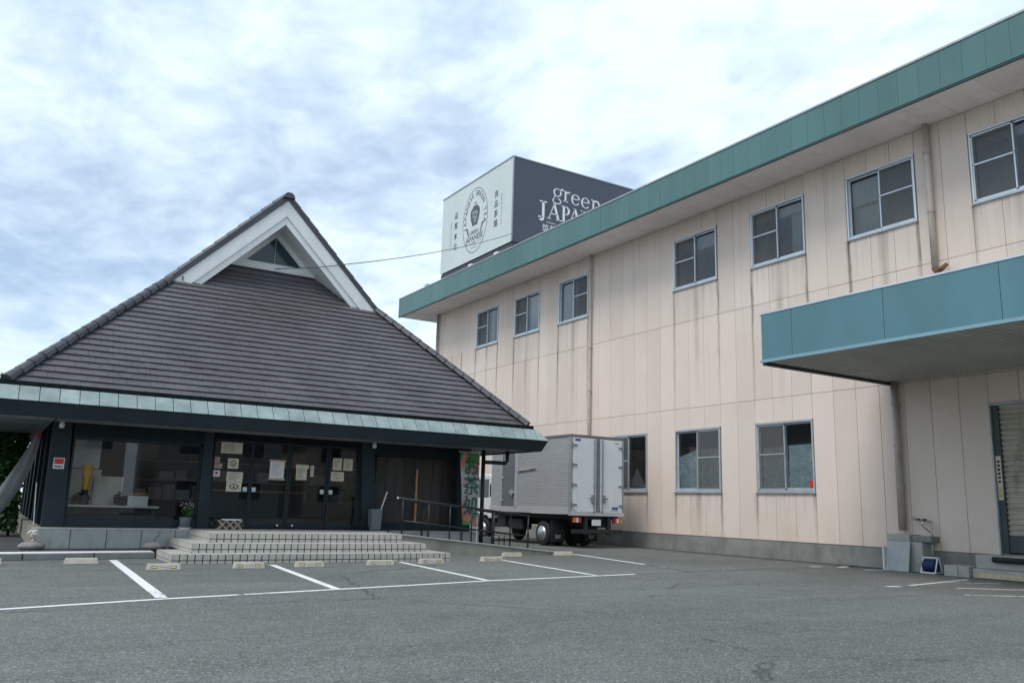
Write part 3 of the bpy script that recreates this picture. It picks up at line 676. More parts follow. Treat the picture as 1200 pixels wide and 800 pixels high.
coil = MB()
for k in range(9):
    yy = hy-.12+.030*k
    for lay in range(2):
        rr = .09+lay*.03
        pts = [(hx+rr*math.cos(a*math.pi/8), yy+(.015 if lay else 0), hz+rr*math.sin(a*math.pi/8)) for a in range(17)]
        coil.tube(pts, .017, 6, cap=False)
coil.build('hose_coil', 'hose_blue', hr, smooth=True)
for sy in (-.165, .165):
    fr = MB(); yy = hy+sy
    for a, b in (((hx-.14, yy, .02), (hx-.02, yy, .34)), ((hx+.14, yy, .02), (hx+.02, yy, .34)), ((hx-.155, yy, .02), (hx+.155, yy, .02)), ((hx-.05, yy, .34), (hx+.05, yy, .34))): fr.tube([a, b], .016, 6)
    fr.build('side_frame', 'plastic_white', hr)
MB().tube([(hx-.155, hy-.165, .02), (hx-.155, hy+.165, .02)], .018, 6).tube([(hx, hy-.165, .34), (hx, hy+.165, .34)], .018, 6).tube([(hx, hy+.16, hz), (hx, hy+.23, hz)], .015, 6).tube([(hx, hy+.23, hz), (hx-.10, hy+.23, hz+.08)], .015, 6).build('handle_bar', 'plastic_white', hr)
MB().tube([(hx+.1, hy, .33), (hx+.22, hy+.05, .62), (18.22, 11.3, .85), (18.14, 11.45, 1.0)], .016, 6).build('hose_end', 'plastic_grey', hr, smooth=True)

# ------------------------------------------------------------------ rooftop sign
SX = 18.50; SY0, SY1 = 30.35, 37.30; SZ0, SZ1 = 12.78, 16.80; SXE = 26.0
sg = thing('rooftop_sign', 'big rooftop sign box with pale oval-emblem face and dark lettered face', 'sign', (SX, SY0, 11.46))
B(SX+.03, SXE, SY0+.03, SY1-.03, SZ0+.02, SZ1-.02).build('sign_box', 'steel_dark', sg)
pf = B(SX, SX+.028, SY0+.03, SY1, SZ0, SZ1).build('pale_face', 'sign_pale', sg)
df = B(SX+.03, SXE, SY0, SY0+.028, SZ0, SZ1).build('dark_face', 'sign_dark', sg)
MB().box(SX-.03, SX+.06, SY0-.03, SY1+.02, SZ1+.001, SZ1+.05).box(SX+.06, SXE, SY0-.03, SY0+.06, SZ1+.001, SZ1+.05).box(SX-.025, SX+.028, SY0-.025, SY0+.028, SZ0, SZ1).build('edge_trim', 'aluminium_dull', sg)
frm = MB()
for k in range(13):
    yy = SY0+.1+k*(SY1-SY0-.2)/12
    frm.box(SX+.1, SX+.2, yy-.05, yy+.05, 11.45, SZ0)
    if k < 12:
        y2 = yy+(SY1-SY0-.2)/12; frm.tube([(SX+.15, yy, 12.2), (SX+.15, y2, 12.75)], .03, 5)
frm.box(SX+.05, SX+.25, SY0, SY1, 12.55, 12.75); frm.box(SX+.05, SX+.25, SY0, SY1, 12.1, 12.2)
for k in range(10):
    xx = SX+.4+k*.75; frm.box(xx-.05, xx+.05, SY0+.1, SY0+.2, 11.45, SZ0)
frm.box(SX+.2, SXE, SY0+.06, SY0+.24, 12.55, 12.75)
frm.build('support_frame', 'steel_dark', sg)
for yy in (31.2, 33.6):
    MB().box(SX-.3, SX-.1, yy-.16, yy+.16, 12.28, 12.42).tube([(SX-.2, yy, 12.35), (SX+.1, yy, 12.35)], .03, 6).build('floodlight', 'plastic_white', sg)

UX = Vector((0, -1, 0)); UZv = Vector((0, 0, 1)); O1 = Vector((SX-.004, 0, 0))
def at1(yw, zw): return Vector((SX-.004, yw, zw))
em = MB(); ec = (33.80, 14.74)
ringflat(em, (0, 0), (1.22, 1.64), (0, 0), (1.185, 1.605), at1(*ec), UX, UZv, n=64)
tx = 'JAPANESE GREEN TEA'
for i, ch in enumerate(tx):
    if ch == ' ': continue
    th = math.pi*(1.06) - math.pi*1.12*(i/(len(tx)-1))
    px, pz = .97*math.cos(th), 1.36*math.sin(th)
    put_text(em, ch, .36, at1(ec[0]-px, ec[1]+pz), UX, UZv, rot=(th-math.pi/2)*.95, bold=.012)
# tea jar
jar = [(-.20, .58), (.20, .58), (.24, .50), (.42, .38), (.46, .16), (.40, -.12), (.26, -.36), (.27, -.44), (-.27, -.44), (-.26, -.36), (-.40, -.12), (-.46, .16), (-.42, .38), (-.24, .50)]
flat(em, jar, at1(33.80, 14.92), UX, UZv)
flat(em, [(-.13, .66), (.13, .66), (.13, .72), (-.13, .72)], at1(33.80, 14.92), UX, UZv)
for sx_ in (-1, 1):
    for k in range(3):
        a = sx_*(.5+.35*k); c_ = (sx_*(.62+.07*k), -.62+.15*k); l_ = .17
        dx, dz = math.sin(a)*l_, math.cos(a)*l_
        flat(em, [(c_[0]-dx, c_[1]-dz), (c_[0]+dz*.35, c_[1]-dx*.35), (c_[0]+dx, c_[1]+dz), (c_[0]-dz*.35, c_[1]+dx*.35)], at1(33.80, 14.74), UX, UZv)
put_text(em, 'GREEN', .28, at1(33.85, 14.14), UX, UZv, bold=.015)
put_text(em, 'JAPANESE', .38, at1(33.82, 13.84), UX, UZv, bold=.02)
put_text(em, 'TEA', .20, at1(33.82, 13.60), UX, UZv)
flat(em, [(-.75, 0), (-.25, 0), (-.25, .02), (-.75, .02)], at1(33.82, 13.60), UX, UZv); flat(em, [(.25, 0), (.75, 0), (.75, .02), (.25, .02)], at1(33.82, 13.60), UX, UZv)
flat(em, [(-.3, 0), (.3, 0), (.3, .025), (-.3, .025)], at1(33.82, 13.36), UX, UZv)
em.build('emblem', 'sign_slate', pf, recalc=False)
jm = MB(); jm_o = lambda: Vector((SX-.008, 33.80, 14.92))
for k, (a, b) in enumerate(((-.2, .2), (.02, .22), (.2, .12), (-.12, .0), (.12, -.08), (0, -.22))):
    put_text(jm, '茶' if k % 2 == 0 else '緑', .2, jm_o() + UX*a + UZv*b, UX, UZv)
jm.build('jar_mark', 'sign_pale', pf, recalc=False)
for s_, yy, z_a, z_b in (('良品茶葉', 31.80, 15.42, 13.98), ('品質本位', 35.76, 15.50, 13.86)):
    for i, ch in enumerate(s_):
        tcx = MB(); put_text(tcx, ch, .37, at1(yy, z_a+(z_b-z_a)*i/3), UX, UZv, bold=.012); tcx.build('column_character', 'sign_navy', pf, recalc=False)
for yy, z_a, z_b in ((31.31, 15.36, 13.88), (36.28, 15.30, 13.90)):   # the fine roman text beside each column, too small to read
    tcx = MB(); z_ = z_a; rn_ = random.Random(int(yy))
    while z_ > z_b:
        l_ = rn_.uniform(.05, .11); tcx.add([at1(yy+.03, z_), at1(yy-.03, z_), at1(yy-.03, z_-l_), at1(yy+.03, z_-l_)], [(0, 1, 2, 3)]); z_ -= l_+rn_.choice((.02, .02, .07))
    stuff(tcx.build('fine_text', 'ink_grey', pf, recalc=False))

# dark face: serif lettering drawn from strokes
lt = MB(); VX = Vector((1, 0, 0)); O2 = Vector((0, SY0-.004, 0))
def q(*pts): flat(lt, pts, O2, VX, UZv)
def bar(x0, x1, z0_, z1_): q((x0, z0_), (x1, z0_), (x1, z1_), (x0, z1_))
def ell(cx_, cz_, rx, rz, tx_, tz_, a0=0, a1=2*math.pi): ringflat(lt, (cx_, cz_), (rx, rz), (cx_, cz_), (rx-tx_, rz-tz_), O2, VX, UZv, a0, a1)
def slab(x0, z0_, x1, z1_, wd): q((x0-wd/2, z0_), (x0+wd/2, z0_), (x1+wd/2, z1_), (x1-wd/2, z1_))
# g
ell(20.95, 15.62, .235, .20, .085, .035); ell(20.92, 15.20, .25, .16, .06, .05); slab(20.80, 15.44, 20.76, 15.30, .07); bar(20.76, 21.0, 15.30, 15.37)
q((21.1, 15.70), (21.27, 15.80), (21.27, 15.86), (21.2, 15.86), (21.05, 15.76))
# r
bar(21.36, 21.46, 15.26, 15.80); bar(21.28, 21.56, 15.255, 15.30); bar(21.28, 21.40, 15.76, 15.81); ringflat(lt, (21.60, 15.60), (.17, .20), (21.60, 15.58), (.14, .14), O2, VX, UZv, .6, math.pi*.95); ell(21.69, 15.73, .055, .055, .054, .054)
# e e
for cx_, cz_ in ((22.00, 15.49), (22.58, 15.46)):
    ell(cx_, cz_, .26, .265, .095, .035, .05, math.pi*1.80); bar(cx_-.18, cx_+.245, cz_+.005, cz_+.045)
# n
bar(23.0, 23.10, 15.18, 15.72); bar(22.92, 23.18, 15.175, 15.22); bar(22.92, 23.02, 15.68, 15.73); ringflat(lt, (23.24, 15.52), (.20, .21), (23.23, 15.50), (.12, .155), O2, VX, UZv, 0, math.pi*.92); bar(23.35, 23.445, 15.18, 15.53); bar(23.28, 23.52, 15.175, 15.22)
# J
bar(20.10, 20.24, 14.25, 15.02); bar(19.96, 20.38, 14.98, 15.04); ringflat(lt, (20.07, 14.26), (.17, .20), (20.05, 14.28), (.05, .14), O2, VX, UZv, math.pi*1.1, math.pi*2); ell(19.97, 14.22, .075, .075, .074, .074)
# A P A N
def capA(x_): slab(x_-.30, 14.27, x_+.0, 15.05, .045); slab(x_+.24, 14.27, x_-.02, 15.05, .135); bar(x_-.2, x_+.17, 14.50, 14.545); bar(x_-.42, x_-.18, 14.255, 14.295); bar(x_+.10, x_+.38, 14.255, 14.295)
capA(20.79); capA(21.98)
bar(21.26, 21.39, 14.27, 15.04); bar(21.17, 21.50, 14.255, 14.30); bar(21.17, 21.30, 15.0, 15.045); ringflat(lt, (21.42, 14.83), (.26, .215), (21.42, 14.83), (.14, .175), O2, VX, UZv, -math.pi/2, math.pi/2)
slab(22.45, 14.27, 22.45, 15.04, .05); slab(22.88, 14.27, 22.44, 15.04, .14); slab(22.90, 14.27, 22.90, 15.04, .05); bar(22.33, 22.57, 14.255, 14.295); bar(22.78, 23.02, 15.0, 15.045); bar(22.30, 22.46, 15.0, 15.045)
put_text(lt, 'Chikumei', .135, Vector((20.34, SY0-.004, 14.06)), VX, UZv, align='LEFT')
put_text(lt, '筑邦', .40, Vector((20.12, SY0-.004, 13.73)), VX, UZv, align='LEFT')
lt.build('white_lettering', 'sign_white', df, recalc=False)

# ================================================================== TEA SHOP
XC = 5.93; FY = 19.5; PZ = .52
shop = thing('tea_shop', 'dark timber tea shop with steep grey tiled gable roof and copper eaves', 'building', (XC, FY, 0))
# --- platform with facing tiles
plat = MB().box(.90, 10.88, 19.03, 33, 0, .49).box(3.9, 8.0, 17.5, 19.03, 0, .49).build('platform', 'grout', shop)
B(.87, 3.79, 19.0, 19.75, .492, PZ).build('coping_slab', 'tile_pale', shop, bevel=.006)
B(.87, 1.6, 19.755, 33, .492, PZ).build('coping_slab', 'concrete_green', shop, bevel=.006)
B(7.86, 10.90, 19.0, 19.75, .492, PZ).build('coping_slab', 'tile_pale', shop, bevel=.006)
x = .885
while x < 3.85:
    wd = min(.655, 3.86-x); B(x+.006, x+wd-.006, 19.0, 19.032, .125, .487).build('facing_tile', 'tile_grey', plat, bevel=.004); x += .655
x = 8.05
while x < 10.85:
    wd = min(.47, 10.87-x); B(x+.006, x+wd-.006, 19.0, 19.032, .10, .487).build('facing_tile', 'tile_grey', plat, bevel=.004); x += .47
y = 19.04
while y < 30:
    B(.868, .902, y+.006, y+.95, .125, .487).build('facing_tile', 'concrete_green', plat, bevel=.004); y += .96
# --- steps
steps = thing('entrance_steps', 'three wide tiled steps leading up to the shop doors', 'steps', (XC, 17, 0))
for k, (yf, hw, zt) in enumerate(((16.30, 2.83, .172), (16.69, 2.425, .345), (17.08, 2.03, PZ))):
    xc = 5.82; z_b = (0, .172, .345)[k]; yb = (17.95, 18.98, 19.6)[k]
    s_ = MB().box(xc-hw+.008, xc+hw-.008, yf+.008, yb, 0 if k == 0 else z_b-.01, zt-.008).build('step', 'grout', steps)
    tl = MB(); tw = .1335; n = int(round(2*hw/tw)); tw = 2*hw/n
    for i in range(n):
        a = xc-hw+i*tw+.010; b = a+tw-.020
        tl.box(a, b, yf, yf+.012, zt-.104, zt); tl.box(a, b, yf, yf+.012, z_b+.002, zt-.120)     # riser: full tile above a cut one
        yy = yf+.0125
        for r_ in range((12, 17, 17)[k]):
            tl.box(a, b, yy, yy+(.118 if k < 2 else .133), zt-.012, zt); yy += .13 if k < 2 else .145
    for sx_ in (-1, 1):
        yy = yf+.014; xa = xc+sx_*hw
        while yy < yb-.1:
            tl.box(min(xa, xa-sx_*.012), max(xa, xa-sx_*.012), yy, yy+.12, zt-.108, zt-.0125); tl.box(min(xa, xa-sx_*.012), max(xa, xa-sx_*.012), yy, yy+.12, z_b+.002, zt-.118); yy += .1335
    stuff(tl.build('step_tiles', 'tile_pale', s_))
# --- posts and walls
def post(xb0, xb1, xt0, xt1, y0_, y1_, nm='post'):
    return MB().hexa([(xb0, y0_, PZ), (xb1, y0_, PZ), (xb1, y1_, PZ), (xb0, y1_, PZ), (xt0, y0_, 2.72), (xt1, y0_, 2.72), (xt1, y1_, 2.72), (xt0, y1_, 2.72)]).build(nm, 'wood_navy', shop, bevel=.008)
P1 = post(1.03, 1.43, 1.02, 1.36, 19.45, 19.85); post(4.00, 4.27, 4.00, 4.20, 19.45, 19.75); post(7.85, 8.22, 7.72, 8.06, 19.45, 19.75); post(10.45, 10.85, 10.42, 10.80, 19.45, 19.85)
for i in range(6):
    yy = 21.6+i*2.0; post(1.03, 1.28, 1.03, 1.25, yy, yy+.25)
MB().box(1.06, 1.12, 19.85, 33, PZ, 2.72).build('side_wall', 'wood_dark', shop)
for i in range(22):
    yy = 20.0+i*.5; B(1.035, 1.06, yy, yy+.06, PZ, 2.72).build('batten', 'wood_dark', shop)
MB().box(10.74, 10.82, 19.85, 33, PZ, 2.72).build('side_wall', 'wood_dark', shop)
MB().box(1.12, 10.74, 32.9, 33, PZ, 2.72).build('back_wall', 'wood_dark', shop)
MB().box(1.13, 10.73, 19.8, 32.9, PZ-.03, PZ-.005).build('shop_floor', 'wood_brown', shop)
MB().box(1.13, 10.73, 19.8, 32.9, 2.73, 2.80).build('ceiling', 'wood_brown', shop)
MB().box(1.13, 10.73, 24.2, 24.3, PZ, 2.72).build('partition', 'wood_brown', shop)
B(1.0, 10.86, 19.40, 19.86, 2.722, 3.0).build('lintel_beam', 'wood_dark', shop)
# display window bay
wb = MB().box(1.43, 4.0, 19.50, 19.70, PZ+.001, .70).build('window_sill_wall', 'wood_navy', shop, bevel=.006)
MB().add([(1.46, 19.585, .70), (3.96, 19.585, .70), (3.96, 19.585, 2.30), (1.46, 19.585, 2.30)], [(0, 1, 2, 3)]).build('display_pane', 'glass_shop', shop, recalc=False)
fr = MB().box(1.42, 1.46, 19.54, 19.63, .70, 2.30).box(3.96, 4.0, 19.54, 19.63, .70, 2.30).box(1.46, 3.96, 19.54, 19.63, 2.30, 2.35).build('display_frame', 'wood_navy', shop)
for i in range(8):
    B(1.40, 4.02, 19.47+.0, 19.53, 2.352+i*.046, 2.380+i*.046).build('louvre_slat', 'wood_navy', shop)
B(1.40, 4.02, 19.56, 19.62, 2.352, 2.72).build('louvre_back', 'wood_dark', shop)
# doors: fixed light, pair of sliding doors, fixed light
def glazed(x0, x1, nm, s=.045, zb=.535, zt=2.50, y=19.62, rail=.10):
    f_ = MB().box(x0, x0+s, y, y+.05, zb, zt).box(x1-s, x1, y, y+.05, zb, zt).box(x0+s, x1-s, y, y+.05, zb, zb+rail).box(x0+s, x1-s, y, y+.05, zt-.05, zt).build(nm, 'wood_navy', shop, bevel=.004)
    MB().add([(x0+s, y+.024, zb+rail), (x1-s, y+.024, zb+rail), (x1-s, y+.024, zt-.05), (x0+s, y+.024, zt-.05)], [(0, 1, 2, 3)]).build('pane', 'glass_shop', f_, recalc=False); return f_
D0 = glazed(4.27, 5.13, 'side_light', .03, rail=.03); D1 = glazed(5.135, 6.02, 'sliding_door', .05, y=19.65); D2 = glazed(6.025, 6.97, 'sliding_door', .05, y=19.65); D3 = glazed(6.975, 7.76, 'side_light', .05)
B(7.76, 7.86, 19.6, 19.72, PZ+.001, 2.72).build('door_jamb', 'wood_navy', shop)
B(4.2, 7.76, 19.58, 19.74, 2.503, 2.72).build('door_head', 'wood_dark', shop)
for d_, xx in ((D0, 5.02), (D1, 5.22), (D2, 6.84), (D3, 7.06)):
    MB().box(xx-.045, xx+.045, 19.600, 19.615, 1.35, 1.45).build('push_plate', 'aluminium', d_)
for d_, xx in ((D1, 5.84), (D2, 6.19)):
    MB().lathe([(.001, 0), (.025, .004), (.03, .02), (.001, .021)], (xx, 19.63, .595), 12, axis=1).build('floor_lock', 'chrome', d_)
# right bay: boarded wall, louvres over
rb = B(8.06, 10.44, 19.72, 19.78, PZ+.001, 2.72).build('boarded_wall', 'wood_dark', shop)
x = 8.24
while x < 10.40:
    B(x, min(x+.255, 10.43), 19.69, 19.722, .70, 2.33).build('wall_board', 'wood_brown', rb); x += .262
B(8.2, 10.44, 19.64, 19.715, PZ+.002, .695).build('skirting', 'wood_navy', rb)
for i in range(8):
    B(8.1, 10.42, 19.50, 19.55, 2.345+i*.046, 2.373+i*.046).build('louvre_slat', 'wood_navy', shop)
B(9.32, 9.37, 19.62, 19.665, .70, 2.05).build('pale_upright', 'wood_tan', rb)
# lamps under the eaves
for xx in (1.16, 8.02):
    lp = MB().lathe([(.03, 0), (.05, .02), (.05, .10), (.03, .13)], (xx, 19.36, 2.50), 10).build('spot_lamp', 'plastic_white', shop, smooth=True)
# red and white sticker on the first post
pq = MB().box(1.10, 1.30, 19.436, 19.444, 1.68, 1.90).build('post_plate', 'paper_white', P1)
MB().box(1.115, 1.285, 19.431, 19.4355, 1.775, 1.885).build('plate_red', 'red_paint', pq)
pt = MB(); [pt.box(x_, x_+.022, 19.4325, 19.4355, 1.705, 1.745) for x_ in (1.125, 1.155, 1.19, 1.215, 1.25)]; pt.build('plate_text', 'ink', pq, recalc=False)

# --- interior things behind the display window
def item(nm, mb, mat, label, cat, loc, smooth=False):
    return tag(mb.build(nm, mat, loc=loc, smooth=smooth), label, cat)
tb = thing('display_table', 'low pale-topped display table inside the shop window', 'table', (2.3, 20.2, PZ))
B(1.45, 3.25, 19.74, 20.55, .93, .97).build('table_top', 'panel_beige', tb); B(1.5, 3.2, 19.95, 20.5, PZ, .925).build('table_body', 'wood_navy', tb)
item('vase', MB().lathe([(.045, 1.271), (.055, 1.30), (.115, 1.80), (.105, 1.80), (.06, 1.4)], (1.78, 19.86, 0), 18), 'yellow', 'tall tapering bright yellow vase in the display window', 'vase', (1.78, 19.86, .97), True)
item('pedestal', MB().lathe([(.10, .971), (.10, 1.0), (.05, 1.05), (.05, 1.22), (.09, 1.27)], (1.78, 19.86, 0), 14), 'black_metal', 'small black pedestal under the yellow vase', 'pedestal', (1.78, 19.86, .971), True)
item('backing_screen', B(1.50, 2.10, 20.36, 20.39, .971, 1.72), 'panel_beige', 'beige backing screen behind the yellow vase', 'screen', (1.8, 20.62, .97))
item('wall_hanging', B(1.50, 2.05, 20.42, 20.45, 1.74, 2.50), 'panel_grey', 'pale grey hanging panel high in the display window left of the dark pillar', 'panel', (1.8, 20.72, 1.6))
item('standing_board', B(1.97, 2.55, 20.28, 20.31, .971, 1.58), 'panel_beige', 'square beige panel standing right of the yellow vase', 'panel', (2.2, 20.56, .97))
item('gift_box', B(2.62, 3.02, 19.80, 20.1, .972, 1.18), 'panel_grey', 'pale gift box standing on the display table under a wooden tray', 'box', (2.8, 19.95, .972))
item('tray', MB().lathe([(.14, 1.182), (.24, 1.24), (.23, 1.24), (.13, 1.19)], (2.84, 19.95, 0), 16), 'wood_tan', 'round wooden tray on top of the pale gift box', 'tray', (2.84, 19.95, 1.182), True)
def blob(c, r, n, seed, leaf=.06):
    rn = random.Random(seed); mb = MB()
    for _ in range(n):
        d = Vector((rn.gauss(0, 1), rn.gauss(0, 1), rn.gauss(0, 1))).normalized()*(rn.random()**.4)
        p = Vector(c)+Vector((d.x*r[0], d.y*r[1], d.z*r[2])); a = Vector((rn.gauss(0, 1), rn.gauss(0, 1), rn.gauss(0, 1))).normalized()*leaf*rn.uniform(.6, 1.3); b = a.orthogonal().normalized()*leaf*.5
        mb.add([p-a, p+b, p+a, p-b], [(0, 1, 2, 3)])
    return mb
for cx_, rr, lab in ((1.72, (.2, .12, .12), 'dark dried flower arrangement at the foot of the yellow vase'), (2.52, (.17, .12, .15), 'dark dried flower arrangement between beige panel and gift box')):
    tag(blob((cx_, 19.98, 1.10), rr, 160, int(cx_*100), .05).build('dried_flowers', 'rubber', loc=(cx_, 20.02, .97), recalc=False), lab, 'flowers', 'dried flowers in the shop window')
sf = thing('back_shelf', 'shelf unit with cartons standing against the shop back partition', 'shelf', (4.6, 24, PZ))
for z_ in (1.1, 1.6, 2.1): B(3.2, 10.2, 23.75, 24.19, z_, z_+.04).build('shelf_board', 'wood_tan', sf)
rn = random.Random(3)
for z_ in (1.142, 1.642):
    x = 3.3
    while x < 9.9:
        wd = rn.uniform(.18, .5)
        if rn.random() < .75: B(x, x+wd, 23.8, 24.1, z_, z_+rn.uniform(.15, .36)).build('carton', rn.choice(['panel_beige', 'panel_grey', 'leaf_pot', 'paper_pink', 'house_tan']), sf)
        x += wd+.05
ct = thing('shop_counter', 'dark counter inside the shop behind the glass doors', 'counter', (5.8, 22, PZ))
B(4.6, 7.2, 22.0, 22.6, PZ, 1.35).build('counter_body', 'wood_navy', ct); B(4.55, 7.25, 21.95, 22.65, 1.352, 1.40).build('counter_top', 'wood_tan', ct)

# --- notices on the doors
def notice(x0, x1, z0_, z1_, mat, label, cat='notice', kind=0, y=19.612):
    o = B(x0, x1, y-.004, y, z0_, z1_).build('notice', mat, loc=((x0+x1)/2, y, z0_)); tag(o, label, cat, 'notices on the shop doors')
    pm = MB(); w_, h_ = x1-x0, z1_-z0_
    rn_ = random.Random(int(x0*1000))
    if kind == 0:
        nl = max(3, int(h_/.035))
        for i in range(nl):
            zz = z1_-h_*.12-(h_*.76)*i/nl; pm.box(x0+w_*.14, x0+w_*(.55+.32*rn_.random()), y-.0065, y-.0045, zz-.006, zz)
    elif kind == 1:
        ringflat(pm, (0, 0), (w_*.3, h_*.3), (0, 0), (w_*.22, h_*.22), ((x0+x1)/2, y-.006, (z0_+z1_)/2), (1, 0, 0), (0, 0, 1), n=20); flat(pm, [(-w_*.1, -h_*.12), (w_*.1, -h_*.12), (0, h_*.14)], ((x0+x1)/2, y-.006, (z0_+z1_)/2), (1, 0, 0), (0, 0, 1))
    pm.build('print', 'ink_grey' if mat == 'paper_white' else 'ink', o, recalc=False); return o
notice(4.41, 4.89, 2.19, 2.44, 'paper_cream', 'wide tan notice at the top of the left side light')
notice(4.59, 4.83, 1.85, 2.08, 'paper_cream', 'square tan poster with a round crest below the wide notice', kind=1)
notice(4.59, 4.95, 1.56, 1.78, 'paper_cream', 'tan poster with small print above the ring poster')
notice(4.60, 4.94, 1.34, 1.555, 'paper_cream', 'tan poster with a large ring, lowest on the left side light', kind=1)
notice(4.30, 4.41, 1.97, 2.10, 'paper_pink', 'small faded pink card beside the crest poster')
notice(4.30, 4.47, 1.84, 1.955, 'paper_pink', 'small pink label above the white card beside post')
notice(4.29, 4.44, 1.66, 1.80, 'paper_white', 'small white card with a red mark low beside the post', kind=2)
MB().lathe([(.001, 0), (.03, .001), (.03, .003), (.001, .004)], (4.365, 19.603, 1.74), 12, axis=1).build('red_dot', 'red_paint', bpy.data.objects['notice.006'])
wn = notice(5.56, 5.90, 1.68, 2.06, 'paper_white', 'bright white scroll notice hanging on the left sliding door', y=19.64)
B(5.53, 5.93, 19.622, 19.648, 2.061, 2.10).build('scroll_rod', 'wood_pale', wn); B(5.53, 5.93, 19.622, 19.648, 1.635, 1.679).build('scroll_rod', 'wood_pale', wn)
nk = notice(6.19, 6.45, 1.66, 1.99, 'paper_cream', 'tan handwritten notice on the right sliding door', y=19.64)
B(6.17, 6.49, 19.632, 19.635, 1.93, 2.02).build('upper_strip', 'paper_cream', nk)
notice(6.53, 6.62, 1.75, 2.01, 'paper_cream', 'narrow vertical paper strip on the right sliding door', y=19.64)
notice(7.07, 7.30, 1.93, 2.215, 'paper_cream', 'upper left paper of the three on the right side light')
notice(7.34, 7.58, 1.93, 2.215, 'paper_cream', 'upper right paper of the three on the right side light')
notice(7.04, 7.37, 1.67, 1.89, 'paper_cream', 'lower paper of the three on the right side light')

# --- roof
SLP = 1.03; YE, ZE = 18.27, 3.28; HALF = 5.86; KH = 1.036; YG = 21.30; YW = 22.20; RZ = 9.17
def fz(y): return ZE+SLP*(y-YE)
def hw_(y): return HALF-KH*(y-YE)
rf = MB()
yt = YW+.05
rf.hexa([(XC-HALF, YE, ZE-.14), (XC+HALF, YE, ZE-.14), (XC+hw_(yt), yt, fz(yt)-.14), (XC-hw_(yt), yt, fz(yt)-.14), (XC-HALF, YE, ZE-.03), (XC+HALF, YE, ZE-.03), (XC+hw_(yt), yt, fz(yt)-.03), (XC-hw_(yt), yt, fz(yt)-.03)])
front = rf.build('roof', 'ridge_tile', shop)
# side slopes (continuous from ridge to eave), ridge runs away from the viewer
SS = (RZ-ZE-.03)/HALF
YB = 34.0
for sx_ in (-1, 1):
    p = [(XC, YG+.06, RZ-.04), (XC, 30.9, RZ-.04), (XC+sx_*HALF, YB, ZE-.02), (XC+sx_*HALF, YE+.01, ZE-.02), (XC+sx_*2.70, YG+.06, RZ-.04-SS*2.70)]
    MB().poly(p, (0, 0, -.16)).build('side_slope', 'roof_tile', front)
    for i in range(26):   # courses on the side slopes
        d0 = HALF-(i+1)*.22; d1 = HALF-i*.22
        ya = max(YE+.03+(HALF-d1)/KH, YG+.07 if d1 < 2.75 else 0)
        if d0 < 0: break
        MB().hexa([(XC+sx_*d1, ya, RZ-.03-SS*d1), (XC+sx_*d1, YB-(HALF-d1)*.5-.05, RZ-.03-SS*d1), (XC+sx_*d0, YB-(HALF-d0)*.5-.2, RZ-.03-SS*d0), (XC+sx_*d0, ya+.2, RZ-.03-SS*d0),
                   (XC+sx_*d1, ya, RZ+.01-SS*d1), (XC+sx_*d1, YB-(HALF-d1)*.5-.05, RZ+.01-SS*d1), (XC+sx_*d0, YB-(HALF-d0)*.5-.2, RZ-.02-SS*d0), (XC+sx_*d0, ya+.2, RZ-.02-SS*d0)]).build('tile_course', 'roof_tile', front)
MB().add([(XC-HALF, YB, ZE), (XC+HALF, YB, ZE), (XC, 30.9, RZ-.05)], [(0, 1, 2)]).build('rear_slope', 'roof_tile', front)
# tiles of the front slope, laid in courses
CL = .1424*math.sqrt(1+SLP*SLP); TW = .236; ang = math.atan(SLP)
def tile_verts(wd, tk=.042, ln=CL*1.22):
    return MB().hexa([(-wd/2+.002, 0, .0), (wd/2-.002, 0, .0), (wd/2-.002, ln, -.012), (-wd/2+.002, ln, -.012), (-wd/2+.002, 0, tk), (wd/2-.002, 0, tk), (wd/2-.002, ln, .004), (-wd/2+.002, ln, .004)])
tme = tile_verts(TW).mesh('roof_tile', 'roof_tile')
ncourse = int((YW+.04-YE)/.1424); single = 0; rest = MB(); tv = tile_verts(TW)
ca, sa = math.cos(ang), math.sin(ang)
for c_ in range(ncourse):
    y = YE-.03+c_*.1424; hwc = hw_(y)-.03; off = (c_ % 2)*TW/2
    i0 = -int((hwc+off)/TW)-1
    for i in range(i0, -i0+2):
        xx = i*TW+off
        if abs(xx) > hwc-TW*.35: continue
        pz = fz(y)-.03+random.uniform(-.003, .003)
        if single < 300:
            inst('roof_tile', tme, front, (XC+xx, y, pz), (ang+random.uniform(-.008, .008), 0, random.uniform(-.006, .006))); single += 1
        else:
            rest.add([(XC+xx+v[0], y+v[1]*ca-v[2]*sa, pz+v[1]*sa+v[2]*ca) for v in tv.v], tv.f)
    # cut tiles against the hips
    for sx_ in (-1, 1):
        a = hwc-TW*.62
        rest.add([(XC+sx_*a+v[0]*.9, y+v[1]*ca-v[2]*sa, fz(y)-.034+v[1]*sa+v[2]*ca) for v in tv.v], tv.f)
stuff(rest.build('upper_roof_tiles', 'roof_tile', front))
